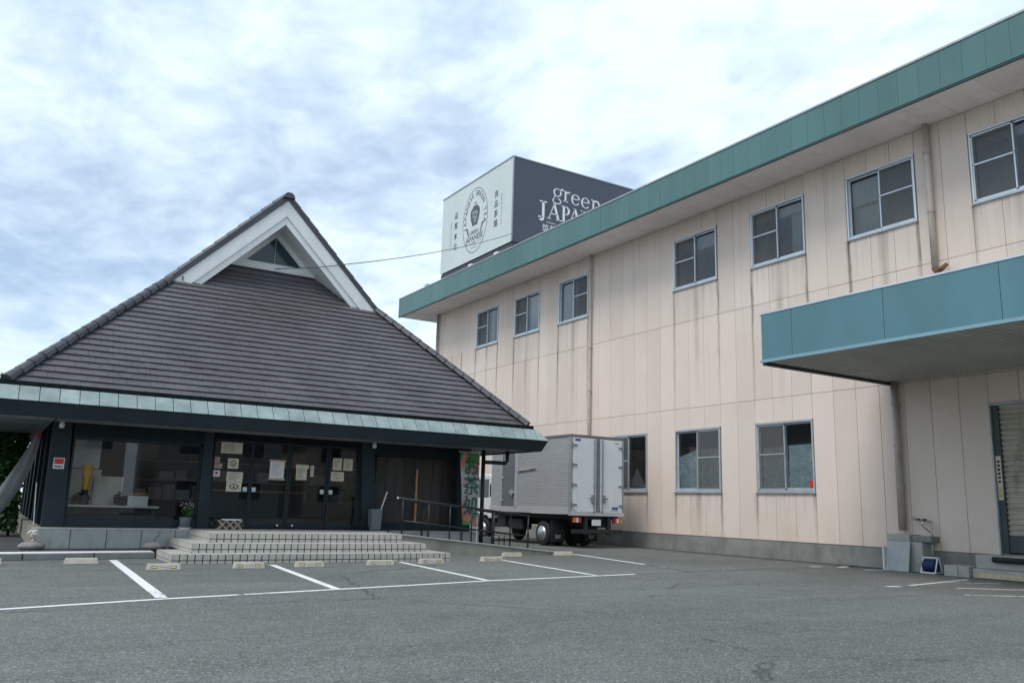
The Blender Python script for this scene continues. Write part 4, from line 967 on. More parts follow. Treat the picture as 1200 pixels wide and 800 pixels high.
# hip caps
def caps(p0, p1, n, r, nm, up=Vector((0, 0, 1)), flare=1.12):
    p0 = Vector(p0); p1 = Vector(p1); d = (p1-p0); ln = d.length/n; d.normalize()
    side = d.cross(up).normalized(); nu_ = side.cross(d).normalized()
    me_mb = MB(); prof = [(-1, -.55), (-.78, .1), (-.35, .42), (.35, .42), (.78, .1), (1, -.55)]
    vs = []
    for (t_, k) in ((0.0, flare), (ln*1.05, .90)):
        for (a, b) in prof: vs.append(d*t_ + side*a*r*k + nu_*b*r*k)
    m_ = len(prof); me_mb.add(vs, [(i, i+1, m_+i+1, m_+i) for i in range(m_-1)] + [tuple(range(m_))[::-1], tuple(range(m_, 2*m_))])
    me = me_mb.mesh(nm, 'ridge_tile')
    for i in range(n): inst(nm, me, front, p0+d*ln*i+nu_*random.uniform(-.005, .005))
for sx_ in (-1, 1):
    caps((XC+sx_*(HALF+.02), YE-.05, ZE+.03), (XC+sx_*2.74, YG-.02, fz(YG)+.07), 17, .118, 'hip_cap')
    caps((XC+sx_*2.78, YG+.08, RZ+.02-2.78*SS), (XC+sx_*.05, YG+.08, RZ+.02), 10, .10, 'rake_cap', up=Vector((0, -1, 0)))
    MB().poly([(XC, YG-.03, RZ+.05), (XC+sx_*2.80, YG-.03, RZ+.05-2.80*SS), (XC+sx_*2.80, YG-.03, RZ-.10-2.80*SS), (XC, YG-.03, RZ-.10)], (0, .3, 0)).build('rake_edge', 'ridge_tile', front)
caps((XC, YG-.1, RZ+.03), (XC, 30.9, RZ+.03), 26, .14, 'ridge_cap')
B(XC-.09, XC+.09, YG-.08, YG+.1, RZ-.04, RZ+.10).build('ridge_end', 'ridge_tile', front, bevel=.03)
# gable: barge boards, soffits, recessed wall with triangular light
BT = RZ-.10
def rake(sx_, top, bot, yf, yb, zf, mat, nm, par=None):
    dt = (top-zf)/SS; db = (bot-zf)/SS
    return MB().poly([(XC+sx_*.001, yf, top), (XC+sx_*dt, yf, zf), (XC+sx_*db, yf, zf), (XC+sx_*.001, yf, bot)], (0, yb-yf, 0)).build(nm, mat, par or front)
for sx_ in (-1, 1):
    rake(sx_, BT, BT-.44, YG, YG+.09, fz(YG)-.02, 'white_board', 'barge_board')
    rake(sx_, BT-.43, BT-.66, YG+.045, YG+.13, fz(YG)-.02, 'white_board', 'inner_barge_board')
    # underside of the gable overhang
    zf = fz(YG)-.05
    MB().hexa([(XC, YG+.13, BT-.62), (XC+sx_*(BT-.62-zf)/SS, YG+.13, zf), (XC+sx_*(BT-.62-zf)/SS, YW+.1, zf), (XC, YW+.1, BT-.62), (XC, YG+.13, BT-.45), (XC+sx_*(BT-.45-zf)/SS, YG+.13, zf), (XC+sx_*(BT-.45-zf)/SS, YW+.1, zf), (XC, YW+.1, BT-.45)]).build('gable_soffit', 'gable_white', front)
gb = fz(YW)-.03
gt = BT-.60
MB().poly([(XC-(gt-gb)/SS, YW, gb), (XC+(gt-gb)/SS, YW, gb), (XC, YW, gt)], (0, .1, 0)).build('gable_wall', 'dark_glass', front)
tri = [(-.76, 7.50), (.76, 7.50), (0, 8.26)]
def tri_frame():
    mb = MB(); o_ = [(-(gt-gb)/SS+.02, gb), ((gt-gb)/SS-.02, gb), (0, gt-.02)]
    vs = [(XC+a, YW-.05, b) for a, b in o_] + [(XC+a, YW-.05, b) for a, b in tri]; vs2 = [(x_, YW-.004, z_) for x_, _, z_ in vs]
    fs = [(0, 1, 4, 3), (1, 2, 5, 4), (2, 0, 3, 5)]
    mb.add(vs+vs2, fs+[(6+a, 6+d_, 6+c_, 6+b) for a, b, c_, d_ in fs]+[(3, 4, 10, 9), (4, 5, 11, 10), (5, 3, 9, 11)]); return mb
tri_frame().build('gable_frame', 'white_board', front)
B(XC-.008, XC+.008, YW-.03, YW-.006, 7.50, 8.26).build('gable_mullion', 'aluminium_dull', front)
MB().tube([(XC-2.45, YG-.04, fz(YG)+.02), (XC-2.45, YG-.04, fz(YG)+.14)], .015, 6).build('hook', 'black_metal', front)

# --- copper eaves strip, fascia and soffit
YO, ZO = 17.90, 2.87; YI, ZI = 18.15, 3.16; HO, HI_ = 6.31, 6.06
N = 37; wdp = 2*HO/N
for i in range(N):
    a, b = -1+2*i/N, -1+2*(i+1)/N
    xa, xb = HO*a+.005, HO*b-.005; cl_ = lambda q_: max(-HI_, min(HI_, q_))
    p = [(XC+xa, YO, ZO), (XC+xb, YO, ZO), (XC+cl_(xb), YI, ZI), (XC+cl_(xa), YI, ZI)]
    nrm = Vector((0, -.757, .653))*.012
    MB().hexa([*p, *[tuple(Vector(v)+nrm) for v in p]]).build('copper_plate', 'copper', front, bevel=.006)
for sx_ in (-1, 1):
    y = YO; i = 0
    while y < 32:
        f0 = .25*(i == 0)
        p = [(XC+sx_*HO, y+.004, ZO), (XC+sx_*HO, y+.336, ZO), (XC+sx_*HI_, y+.336, ZI), (XC+sx_*HI_, y+.004+f0, ZI)]
        nrm = Vector((sx_*.757, 0, .653))*.012
        MB().hexa([*p, *[tuple(Vector(v)+nrm) for v in p]]).build('copper_plate', 'copper', front); y += .34; i += 1
fb = MB()
fb.hexa([(XC-HO+.14, YO+.14, 2.60), (XC+HO-.14, YO+.14, 2.60), (XC+HO-.14, YO+.24, 2.60), (XC-HO+.14, YO+.24, 2.60), (XC-HO+.02, YO+.02, 2.862), (XC+HO-.02, YO+.02, 2.862), (XC+HO-.02, YO+.24, 2.862), (XC-HO+.02, YO+.24, 2.862)])
for sx_ in (-1, 1):
    a, b, c_ = XC+sx_*(HO-.14), XC+sx_*(HO-.24), XC+sx_*(HO-.02)
    fb.hexa([(a, YO+.245, 2.60), (a, 34, 2.60), (b, 34, 2.60), (b, YO+.245, 2.60), (c_, YO+.245, 2.862), (c_, 34, 2.862), (b, 34, 2.862), (b, YO+.245, 2.862)])
fb.build('eaves_fascia', 'wood_navy', front)
MB().box(XC-HI_+.06, XC+HI_-.06, YI+.02, YI+.14, 2.87, 3.26).box(XC-HI_+.06, XC-HI_+.2, YI+.14, 33.5, 2.87, 3.2).box(XC+HI_-.2, XC+HI_-.06, YI+.14, 33.5, 2.87, 3.2).build('eaves_board', 'wood_dark', front)
x = XC-HO+.25                      # boarded soffit, boards along the eaves
sb = B(-.10, 1.02, 0, .243, 0, .02).mesh('soffit_board', 'soffit_wood')
for i in range(40):
    inst('soffit_board', sb, front, (XC-HO+.25+.10, 19.4+i*.25-1.25, 2.63))
MB().box(1.02, 10.84, YO+.25, 19.39, 2.63, 2.65).build('front_soffit', 'soffit_wood', front)
MB().box(10.85, XC+HO-.25, YO+.25, 33, 2.63, 2.65).build('side_soffit', 'soffit_wood', front)
# rainwater pipe at the right corner
dp = MB().tube([(11.66, 19.0, 2.62), (11.66, 19.0, 2.38), (11.60, 19.0, 2.30), (10.96, 19.0, 2.30)], .05, 8).build('rainwater_pipe', 'black_metal', shop, smooth=True)
MB().tube([(10.94, 19.02, 2.61), (10.94, 19.02, .1)], .055, 8).build('lower_pipe', 'black_metal', dp, smooth=True)

# ------------------------------------------------------------------ ramp with handrails
rp = thing('access_ramp', 'sloping concrete access ramp running right from the entrance steps', 'ramp', (10, 18.4, 0))
XR0, XR1 = 7.86, 13.1
def rz(x_): return max(.02, PZ-.002-(PZ-.03)*(x_-8.0)/(12.9-8.0)) if x_ > 8.0 else PZ-.002
MB().hexa([(XR0, 18.0, 0), (XR1, 18.0, 0), (XR1, 18.97, 0), (XR0, 18.97, 0), (XR0, 18.0, PZ-.03), (XR1, 18.0, .004), (XR1, 18.97, .004), (XR0, 18.97, PZ-.03)]).build('ramp_body', 'concrete_green', rp)
MB().hexa([(XR0, 17.97, PZ-.028), (XR1, 17.97, .006), (XR1, 18.98, .006), (XR0, 18.98, PZ-.028), (XR0, 17.97, PZ+.012), (XR1, 17.97, .045), (XR1, 18.98, .045), (XR0, 18.98, PZ+.012)]).build('ramp_slab', 'concrete_light', rp, bevel=.01)
B(10.93, 11.34, 19.05, 19.4, 0, .40).build('end_block', 'tile_grey', rp, bevel=.01)
def rampz(x_): return PZ+.012-(PZ-.033)*(x_-XR0)/(XR1-XR0)
def railing(y_, xs, label, ext):
    rl = thing('handrail', label, 'railing', (xs[0], y_, rampz(xs[0])), 'handrails along the access ramp')
    for x_ in xs:
        h_ = .80
        pt_ = MB().tube([(x_, y_, rampz(x_)-.01), (x_, y_, rampz(x_)+h_-.01)], .02, 8).build('rail_post', 'black_metal', rl, smooth=True)
        MB().lathe([(.045, 0), (.045, .012)], (x_, y_, rampz(x_)+.001), 10).build('base_plate', 'black_metal', pt_)
    x0_, x1_ = xs[0]-ext, xs[-1]+.04
    MB().tube([(x0_, y_, rampz(x0_)+.80), (x1_, y_, rampz(x1_)+.80)], .022, 8).build('top_rail', 'black_metal', rl, smooth=True)
    MB().tube([(xs[0], y_, rampz(xs[0])+.30), (x1_, y_, rampz(x1_)+.30)], .016, 8).build('mid_rail', 'black_metal', rl, smooth=True)
    MB().lathe([(.001, -.03), (.028, -.015), (.028, .015), (.001, .03)], (x0_, y_, rampz(x0_)+.80), 8, axis=0).build('end_cap', 'aluminium', rl, smooth=True)
railing(18.06, [8.28, 8.95, 9.52, 10.12, 10.75, 11.76], 'black metal handrail along the near edge of the ramp', .14)
railing(18.90, [8.3, 9.2, 10.3, 11.2, 11.75], 'black metal handrail along the wall side of the ramp', .12)
bs = thing('ramp_cart', 'low black two-tier stand beside the ramp behind the railing', 'stand', (11.45, 19.3, 0))
for z_ in (.12, .28): B(11.25, 11.85, 19.3, 19.6, z_, z_+.03).build('tier', 'black_metal', bs)
for x_ in (11.27, 11.83):
    for y_ in (19.32, 19.58): MB().tube([(x_, y_, 0), (x_, y_, .42)], .015, 6).build('leg', 'black_metal', bs)
# nobori banner
nb = thing('nobori_banner', 'tall green and white floral tea banner hanging at the shop corner', 'banner', (10.75, 18.75, .2))
def ban(u, v):
    xl = 10.12+.13*(1-v); xr = 10.66+.02*(1-v)
    return (xl+(xr-xl)*u, 18.75+.035*math.sin(u*7+v*3)+.02*math.sin(v*9), .70+1.80*v)
MB().grid(ban, 16, 30).build('cloth', 'banner_print', nb, smooth=True, recalc=False)
MB().tube([(10.68, 18.78, .2), (10.68, 18.78, 2.56)], .013, 6).build('pole', 'plastic_white', nb); MB().tube([(10.08, 18.77, 2.515), (10.70, 18.77, 2.515)], .01, 6).build('cross_arm', 'plastic_white', nb)
bt = MB()
for ch, zz in zip('お茶処', (2.12, 1.64, 1.14)): put_text(bt, ch, .50, (10.42+.02*(2.1-zz), 18.69, zz), (1, 0, 0), (0, .0, 1), bold=.012)
bt.build('lettering', 'banner_ink', nb, recalc=False)
# umbrella bin with white stick
ub = thing('umbrella_stand', 'grey umbrella bin with one white-handled umbrella right of the doors', 'umbrella stand', (8.05, 19.15, PZ))
MB().hexa([(7.94, 19.05, PZ+.014), (8.17, 19.05, PZ+.014), (8.17, 19.28, PZ+.014), (7.94, 19.28, PZ+.014), (7.92, 19.03, 1.03), (8.20, 19.03, 1.03), (8.20, 19.30, 1.03), (7.92, 19.30, 1.03)]).build('bin', 'plastic_grey', ub, bevel=.01)
MB().tube([(8.10, 19.15, .7), (8.32, 19.12, 1.45)], .016, 6).build('umbrella', 'plastic_white', ub)
B(7.62, 7.95, 19.2, 19.44, PZ+.002, PZ+.10).build('door_box', 'wood_dark', shop)
# folding lattice stand
ls = thing('lattice_stand', 'folding wooden lattice stand in front of the left side light', 'stand', (4.62, 18.95, PZ))
for y_ in (18.88, 19.02):
    for k in range(3):
        xx = 4.44+k*.16
        for d_ in (-1, 1):
            MB().tube([(xx+.09*-d_, y_+.012*d_, PZ+.005), (xx+.09*d_, y_+.012*d_, PZ+.20)], .0095, 5).build('lattice_slat', 'wood_pale', ls)
B(4.42, 4.82, 18.87, 19.03, PZ+.20, PZ+.225).build('stand_top', 'paper_white', ls)
# potted plant
pp = thing('potted_plant', 'small leafy plant in a grey pot by the display window', 'plant', (3.72, 19.2, PZ))
MB().lathe([(.10, PZ+.035), (.125, PZ+.22), (.13, PZ+.24), (.115, PZ+.24), (.10, PZ+.20)], (3.72, 19.22, 0), 18).build('pot', 'plastic_grey', pp, smooth=True)
MB().lathe([(.125, PZ+.002), (.14, PZ+.03), (.10, PZ+.032)], (3.72, 19.22, 0), 18).build('saucer', 'plastic_white', pp)
blob((3.74, 19.22, PZ+.38), (.12, .12, .12), 120, 5, .05).build('foliage', 'leaf_pot', pp, recalc=False); blob((3.72, 19.22, PZ+.50), (.16, .12, .10), 26, 6, .035).build('blossom', 'petal', pp, recalc=False)
MB().tube([(3.72, 19.22, PZ+.2), (3.73, 19.22, PZ+.5)], .01, 5).build('stem', 'bark', pp)
# weight stones with cords
for (xx, yy, lab, hook) in ((.88, 18.75, 'flat grey weight stone tied with a pale cloth at platform corner', 0), (3.05, 18.62, 'flat grey weight stone with a wire loop left of the steps', 1)):
    sn = thing('weight_stone', lab, 'stone', (xx, yy, .11), 'weight stones on the apron')
    rn = random.Random(int(xx*10)); prof = [(.02, 0), (.17, .015), (.225, .06), (.215, .10), (.15, .145), (.05, .165)]
    mb = MB().lathe(prof, (0, 0, 0), 18); mb.v = [(xx+v[0]*1.05+rn.uniform(-.006, .006), yy+v[1]*.8, .112+v[2]+.02*v[0]+rn.uniform(-.004, .004)) for v in mb.v]
    mb.build('stone_body', 'stone', sn, smooth=True)
    if hook: MB().tube([(xx, yy, .26), (xx+.01, yy, .36), (xx+.08, yy, .40), (xx+.10, yy, .46), (xx+.04, yy, .47)], .008, 5).build('wire_loop', 'black_metal', sn)
    else:
        kn = blob((xx+.01, yy, .42), (.07, .06, .07), 60, 3, .05); kn.tube([(xx, yy, .27), (xx+.015, yy, .36), (xx+.01, yy, .42)], [.03, .018, .05], 7).tube([(xx-.10, yy-.01, .41), (xx-.04, yy, .46), (xx+.05, yy, .47), (xx+.09, yy, .39)], [.012, .035, .035, .012], 7).build('cloth_tie', 'cloth_white', sn, recalc=False)
        MB().tube([(xx+.02, yy, .40), (xx+.05, yy-.02, .2)], .012, 5).tube([(xx-.02, yy, .40), (xx-.04, yy-.02, .2)], .012, 5).build('cord', 'wood_tan', sn)
# slanting cloth at the left corner
cl = thing('slanting_cloth', 'long grey cloth stretched down slantwise from the eaves at the left corner', 'cloth', (.1, 19.6, .5))
def clo(u, v):
    t_ = 1-v; bz = lambda p, q_, r: p*(1-t_)**2+2*q_*t_*(1-t_)+r*t_*t_
    lx, lz = bz(.74, .46, -.18), bz(2.42, 1.62, .55); rx_, rz_ = bz(.83, .80, .02), bz(2.42, 1.30, .42)
    return (lx+(rx_-lx)*u, 19.32-.10*math.sin(math.pi*u)*t_+.25*(1-t_)*u+.012*math.sin(u*11+v*7), lz+(rz_-lz)*u)
MB().grid(clo, 14, 30).build('cloth_sheet', 'cloth_grey', cl, smooth=True, recalc=False)
mk_ = MB()
for (u0, v0) in ((.55, .38), (.45, .20)):
    pts = [Vector(clo(u0+.16*math.cos(a), v0+.05*math.sin(a))) + Vector((0, -.012, 0)) for a in [i*math.pi/6 for i in range(11)]]
    mk_.tube(pts, .008, 4)
mk_.build('leaf_mark', 'cloth_green_ink', cl)
MB().grid(lambda u, v: tuple(Vector(clo(u, .93+.07*v))+Vector((0, -.006, 0))), 6, 4).build('red_hem', 'cloth_red', cl, recalc=False)
MB().tube([(.93, 20.1, PZ+.01), (.88, 20.1, 1.40)], .012, 6).build('cloth_pole', 'plastic_white', cl)

# ------------------------------------------------------------------ wheel stops
stops = [(1.56, 16.53, 'plain cream wheel stop, leftmost whole one, in front of the display window', 0), (2.65, 15.03, 'cream wheel stop just right of the first thick white bay line', 1), (4.06, 15.13, 'cream wheel stop left of the second bay line at the steps', 1),
         (5.18, 15.23, 'cream wheel stop right of the second bay line at the steps', 1), (6.64, 15.40, 'cream wheel stop left of the third bay line', 1), (7.87, 15.66, 'cream wheel stop at the right end of the steps', 1),
         (9.51, 16.03, 'cream wheel stop on the fourth bay line', 1), (10.89, 17.42, 'weathered wheel stop at the foot of the access ramp', 0), (12.62, 17.72, 'weathered wheel stop at the end of the last bay line', 0), (.12, 16.6, 'cream wheel stop cut off by the left edge of the picture', 0)]
def stop_mesh():
    L, D, H, t_ = .27, .075, .105, .035
    return MB().hexa([(-L, -D, 0), (L, -D, 0), (L, D, 0), (-L, D, 0), (-L+.02, -D+t_, H), (L-.02, -D+t_, H), (L-.02, D-t_, H), (-L+.02, D-t_, H)]).mesh('stop_body', 'stop_cream')
sme = stop_mesh()
def refl_mesh(x0, x1, mat, nm, proud=.004, z0=.03, z1=.075):
    def py(z_): return -.075+.035*z_/.105-proud
    return MB().hexa([(x0, py(z0), z0), (x1, py(z0), z0), (x1, py(z0)+.006, z0), (x0, py(z0)+.006, z0), (x0, py(z1), z1), (x1, py(z1), z1), (x1, py(z1)+.006, z1), (x0, py(z1)+.006, z1)]).mesh(nm, mat)
rml = [refl_mesh(-.19, -.10, 'ink', 'reflector', .0025), refl_mesh(.10, .19, 'ink', 'reflector', .0025)]
rmy = [refl_mesh(-.182, -.108, 'stop_yellow', 'reflector_face', .004, .038, .067), refl_mesh(.108, .182, 'stop_yellow', 'reflector_face', .004, .038, .067)]
pmid = refl_mesh(-.07, .07, 'ink_grey', 'stamped_print', .002, .045, .06)
for (x_, y_, lab, rfl) in stops:
    t_ = thing('wheel_stop', lab, 'wheel stop', (x_, y_, .002), 'wheel stops in the parking bays'); t_.rotation_euler.z = random.uniform(-.05, .02)-.05
    o = bpy.data.objects.new('stop_body', sme); C.objects.link(o); o.parent = t_; md = o.modifiers.new('bevel', 'BEVEL'); md.width = .012; md.segments = 2
    if rfl:
        for a, b in zip(rml, rmy):
            o1 = bpy.data.objects.new('reflector', a); C.objects.link(o1); o1.parent = t_
            o2 = bpy.data.objects.new('reflector_face', b); C.objects.link(o2); o2.parent = o1
        o3 = bpy.data.objects.new('stamped_print', pmid); C.objects.link(o3); o3.parent = t_

# ------------------------------------------------------------------ truck
TX0, TX1 = 15.05, 17.10; TY0, TY1 = 20.80, 25.62; TZ0, TZ1 = .99, 3.42
tk = thing('box_truck', 'silver box truck with corrugated sides parked between shop and factory', 'truck', (16.1, 23.5, 0))
cb = B(TX0+.03, TX1-.03, TY0+.04, TY1-.02, TZ0+.05, TZ1-.03).build('cargo_box', 'truck_silver', tk)
# corrugated sides
def corr(xs, sgn, ya, yb, z0_, z1_, nm='side_panel'):
    mb = MB(); z_ = z0_; pf_ = []
    while z_ < z1_-.03: pf_ += [(0, z_), (0, z_+.030), (.018, z_+.040), (.018, z_+.052)]; z_ += .060
    pf_.append((0, z1_))
    mb.add([(xs+sgn*d_, yy, zz) for d_, zz in pf_ for yy in (ya, yb)], [(2*i, 2*i+2, 2*i+3, 2*i+1) for i in range(len(pf_)-1)])
    return mb.build(nm, 'truck_silver', cb, recalc=False)
corr(TX0+.005, 1, TY0+.12, 23.86, TZ0+.20, TZ1-.07); corr(TX0+.005, 1, 24.88, TY1-.05, TZ0+.20, TZ1-.07); corr(TX1-.005, -1, TY0+.12, TY1-.05, TZ0+.20, TZ1-.07)
B(TX0, TX0+.05, TY0+.08, TY1, TZ0+.02, TZ0+.20).build('side_rail', 'truck_silver', cb); B(TX1-.05, TX1, TY0+.08, TY1, TZ0+.02, TZ0+.20).build('side_rail', 'truck_silver', cb)
MB().box(TX0-.01, TX0+.06, TY0, TY1, TZ1-.08, TZ1).box(TX1-.06, TX1+.01, TY0, TY1, TZ1-.08, TZ1).box(TX0+.06, TX1-.06, TY0, TY0+.08, TZ1-.08, TZ1-.001).build('roof_rail', 'truck_grey', cb)
for xa_, xb_ in ((TX0-.008, TX0+.07), (TX1-.07, TX1+.008)): B(xa_, xb_, TY0-.002, TY0+.12, TZ0, TZ1-.08).build('corner_post', 'aluminium_dull', cb)
sd = B(TX0-.003, TX0+.03, 24.02, 24.80, TZ0+.21, TZ1-.09).build('side_door', 'truck_grey', cb)
MB().tube([(TX0-.03, 23.92, TZ0+.18), (TX0-.03, 23.92, TZ1-.1)], .025, 8).build('lock_bar', 'aluminium', sd); B(TX0-.012, TX0+.02, 23.86, 24.0, TZ0+.21, TZ1-.09).build('door_post', 'truck_silver', sd); B(TX0-.012, TX0+.02, 24.81, 24.88, TZ0+.21, TZ1-.09).build('door_post', 'aluminium', sd)
MB().box(TX0-.05, TX0-.012, 23.95, 24.30, 1.62, 1.68).box(TX0-.06, TX0-.012, 24.08, 24.18, 1.55, 1.75).build('latch', 'aluminium', sd)
for z_ in (1.35, 2.1, 3.0): B(TX0-.03, TX0-.003, 24.72, 24.86, z_, z_+.07).build('hinge', 'aluminium', sd)
MB().tube([(TX0-.02, 23.78, 2.33), (TX0-.03, 23.70, 2.36), (TX0-.03, 22.75, 2.42)], .022, 6).build('door_stay', 'pipe_grey', cb)
# rear doors
XM = (TX0+TX1)/2
for (a, b, sgn) in ((TX0+.075, XM-.025, -1), (XM+.025, TX1-.075, 1)):
    rd = B(a, b, TY0-.015, TY0+.03, TZ0+.09, TZ1-.10).build('rear_door', 'truck_door', tk, bevel=.006)
    xr = b-.13 if sgn < 0 else a+.13
    MB().tube([(xr, TY0-.045, TZ0+.06), (xr, TY0-.045, TZ1-.08)], .02, 8).build('lock_bar', 'hardware', rd)
    xb_ = b-.02 if sgn < 0 else a+.02
    B(min(xb_-.02, xb_+.02), max(xb_-.02, xb_+.02), TY0-.03, TY0-.016, TZ0+.09, TZ1-.10).build('door_seal', 'truck_grey', rd)
    xh = (xr-.20, xr+.03) if sgn < 0 else (xr-.03, xr+.20)
    MB().box(xh[0], xh[1], TY0-.075, TY0-.05, 1.47, 1.515).box(xr-.10 if sgn < 0 else xr+.02, xr-.02 if sgn < 0 else xr+.10, TY0-.08, TY0-.016, 1.36, 1.60).build('latch_handle', 'hardware', rd)
    xe = a if sgn < 0 else b
    for z_ in (1.26, 1.86, 2.46, 3.06):
        MB().box(min(xe-sgn*.14, xe+sgn*.05), max(xe-sgn*.14, xe+sgn*.05), TY0-.035, TY0-.016, z_, z_+.06).tube([(xe+sgn*.03, TY0-.03, z_-.03), (xe+sgn*.03, TY0-.03, z_+.09)], .022, 8).build('hinge', 'hardware', rd)
    for z_ in (TZ0+.10, 1.9, TZ1-.15): B(xr-.04, xr+.04, TY0-.06, TY0-.016, z_, z_+.04).build('bar_keeper', 'aluminium', rd)
    if sgn < 0:
        B(a+.06, a+.27, TY0-.0185, TY0-.0155, TZ1-.20, TZ1-.13).build('sticker', 'sticker_blue', rd)
    else:
        B(b-.40, b-.16, TY0-.0185, TY0-.0155, TZ0+.19, TZ0+.26).build('sticker', 'sticker_blue', rd)
        B(b-.42, b-.16, TY0-.0185, TY0-.0155, TZ0+.145, TZ0+.165).build('door_print', 'ink', rd); B(b-.30, b-.12, TY0-.0185, TY0-.0155, TZ1-.205, TZ1-.175).build('maker_badge', 'hardware', rd)
    B(a+.03, a+.07, TY0-.0185, TY0-.0155, TZ0+.11, TZ0+.15).build('rubber_buffer', 'rubber', rd)
B(TX0-.01, TX1+.01, TY0-.02, TY0+.1, TZ0-.02, TZ0+.085).build('rear_sill', 'aluminium', tk)
B(XM-.012, XM+.012, TY0-.012, TY0+.02, TZ0+.09, TZ1-.09).build('centre_post', 'truck_grey', tk)
# chassis
MB().box(15.65, 15.80, 21.0, 27.2, .62, .86).box(16.40, 16.55, 21.0, 27.2, .62, .86).box(15.2, 17.0, 20.95, 25.5, .86, .97).build('chassis_frame', 'chassis', tk)
B(15.25, 15.65, 23.8, 24.7, .45, .80).build('fuel_tank', 'chassis', tk, bevel=.03); B(15.2, 15.6, 24.8, 25.3, .5, .85).build('battery_box', 'chassis', tk); B(16.6, 16.95, 23.6, 24.6, .45, .80).build('tool_box', 'chassis', tk)
for x_ in (15.6, 16.5): B(x_, x_+.12, 20.82, 20.94, .40, .98).build('bumper_bracket', 'chassis', tk)
B(15.15, 17.05, 20.80, 20.90, .44, .56).build('rear_bumper', 'chassis', tk, bevel=.01)
for (a, am) in ((15.16, 1), (16.72, -1)):
    lh = B(a, a+.32, TY0+.02, TY0+.10, .76, .92).build('tail_light', 'lens_red', tk, bevel=.01)
    B(a+.01 if am > 0 else a+.22, a+.10 if am > 0 else a+.31, TY0+.012, TY0+.0195, .77, .91).build('indicator', 'lens_amber', lh); B(a+.125, a+.20, TY0+.012, TY0+.0195, .77, .91).build('reverse_light', 'plastic_white', lh)
B(15.88, 16.22, TY0+.01, TY0+.03, .68, .86).build('number_plate', 'truck_white', tk)
def wheel(xo, yc, sgn, r=.385, wd=.22, dual=False):
    """xo: outer face X, sgn: -1 outer face looks to -X"""
    a, b = (xo, xo+wd) if sgn < 0 else (xo-wd, xo)
    prof = [(r*.58, 0), (r*.80, -.0), (r*.95, .02), (r, .05), (r, wd-.05), (r*.95, wd-.02), (r*.80, wd), (r*.58, wd)]
    mb = MB().lathe(prof, (a, yc, r), 28, axis=0)
    wh = mb.build('wheel', 'rubber', tk, smooth=False)
    s_ = 1 if sgn < 0 else -1
    rp_ = [(r*.60, -.012*s_), (r*.585, .02*s_), (r*.50, .045*s_), (r*.44, .10*s_), (r*.30, .09*s_), (r*.28, .03*s_), (r*.10, .02*s_), (.001, .02*s_)]
    MB().lathe(rp_, (xo, yc, r), 24, axis=0).build('rim', 'rim_steel', wh, smooth=True)
    for k in range(6):
        t_ = k*math.pi/3; MB().tube([(xo+s_*.06, yc+r*.36*math.cos(t_), r+r*.36*math.sin(t_)), (xo+s_*.1, yc+r*.36*math.cos(t_), r+r*.36*math.sin(t_))], .02, 6).build('wheel_nut', 'chrome', wh)
wheel(15.17, 22.50, -1); wheel(15.64, 22.50, -1); wheel(16.95, 22.50, 1); wheel(16.48, 22.50, 1); wheel(15.25, 26.4, -1); wheel(16.90, 26.4, 1)
for x_ in (15.15, 16.46):
    fl_ = B(x_, x_+.5, 21.94, 21.97, .16, .80).build('mud_flap', 'rubber', tk)
    mb = MB(); put_text(mb, 'ELF', .14, (x_+.26, 21.935, .30), (1, 0, 0), (0, 0, 1)); mb.build('flap_print', 'plastic_white', fl_, recalc=False)
MB().tube([(15.3, 22.5, .405), (16.8, 22.5, .405)], .08, 8).lathe([(.001, -.18), (.16, -.12), (.18, 0), (.16, .12), (.001, .18)], (16.05, 22.5, .42), 12, axis=1).build('rear_axle', 'chassis', tk)
# cab
cp = [(25.80, .75), (25.80, 2.20), (26.0, 2.30), (26.95, 2.28), (27.30, 1.55), (27.38, 1.35), (27.38, .62), (26.85, .62), (26.75, .85), (26.1, .85), (26.0, .75)]
cabm = MB().poly([(15.22, y_, z_) for y_, z_ in cp], (1.72, 0, 0)).build('cab', 'truck_white', tk, bevel=.04)
for xx in (15.212, 16.945):
    MB().poly([(xx, y_, z_) for y_, z_ in ((26.0, 1.48), (26.0, 2.12), (26.80, 2.12), (27.05, 1.48))], (.008, 0, 0)).build('cab_window', 'dark_glass', cabm)
    B(xx-.004, xx+.012, 25.83, 25.92, 1.5, 1.95).build('cab_vent', 'rubber', cabm)
MB().poly([(15.34, 26.99, 2.22), (16.82, 26.99, 2.22), (16.82, 27.30, 1.58), (15.34, 27.30, 1.58)], (0, .01, .005)).build('windscreen', 'dark_glass', cabm)
MB().box(14.93, 15.12, 27.2, 27.26, 1.45, 1.85).tube([(15.1, 27.22, 1.85), (15.25, 27.15, 1.75)], .014, 6).build('mirror', 'rubber', cabm)
for xx in (15.3, 16.62): B(xx, xx+.22, 27.375, 27.39, .85, 1.0).build('headlight', 'plastic_white', cabm)
B(15.20, 16.96, 27.30, 27.45, .42, .62).build('front_bumper', 'truck_white', cabm)

# ------------------------------------------------------------------ overhead wire
wp = [Vector((5.95, 22.12, 7.36)), Vector((6.78, 21.24, 7.34)), Vector((7.40, 21.21, 7.51)), Vector((8.18, 21.22, 7.74))]
a2 = wp[-1].copy(); b = Vector((SX-.03, 30.31, 13.10))
for i in range(1, 25):
    t_ = i/24; p = a2.lerp(b, t_); p.z -= .14*4*t_*(1-t_); wp.append(p)
tag(MB().tube(wp, .012, 5).build('overhead_wire', 'wire', loc=tuple(a2)), 'thin dark wire strung from the shop gable to the rooftop sign', 'wire')

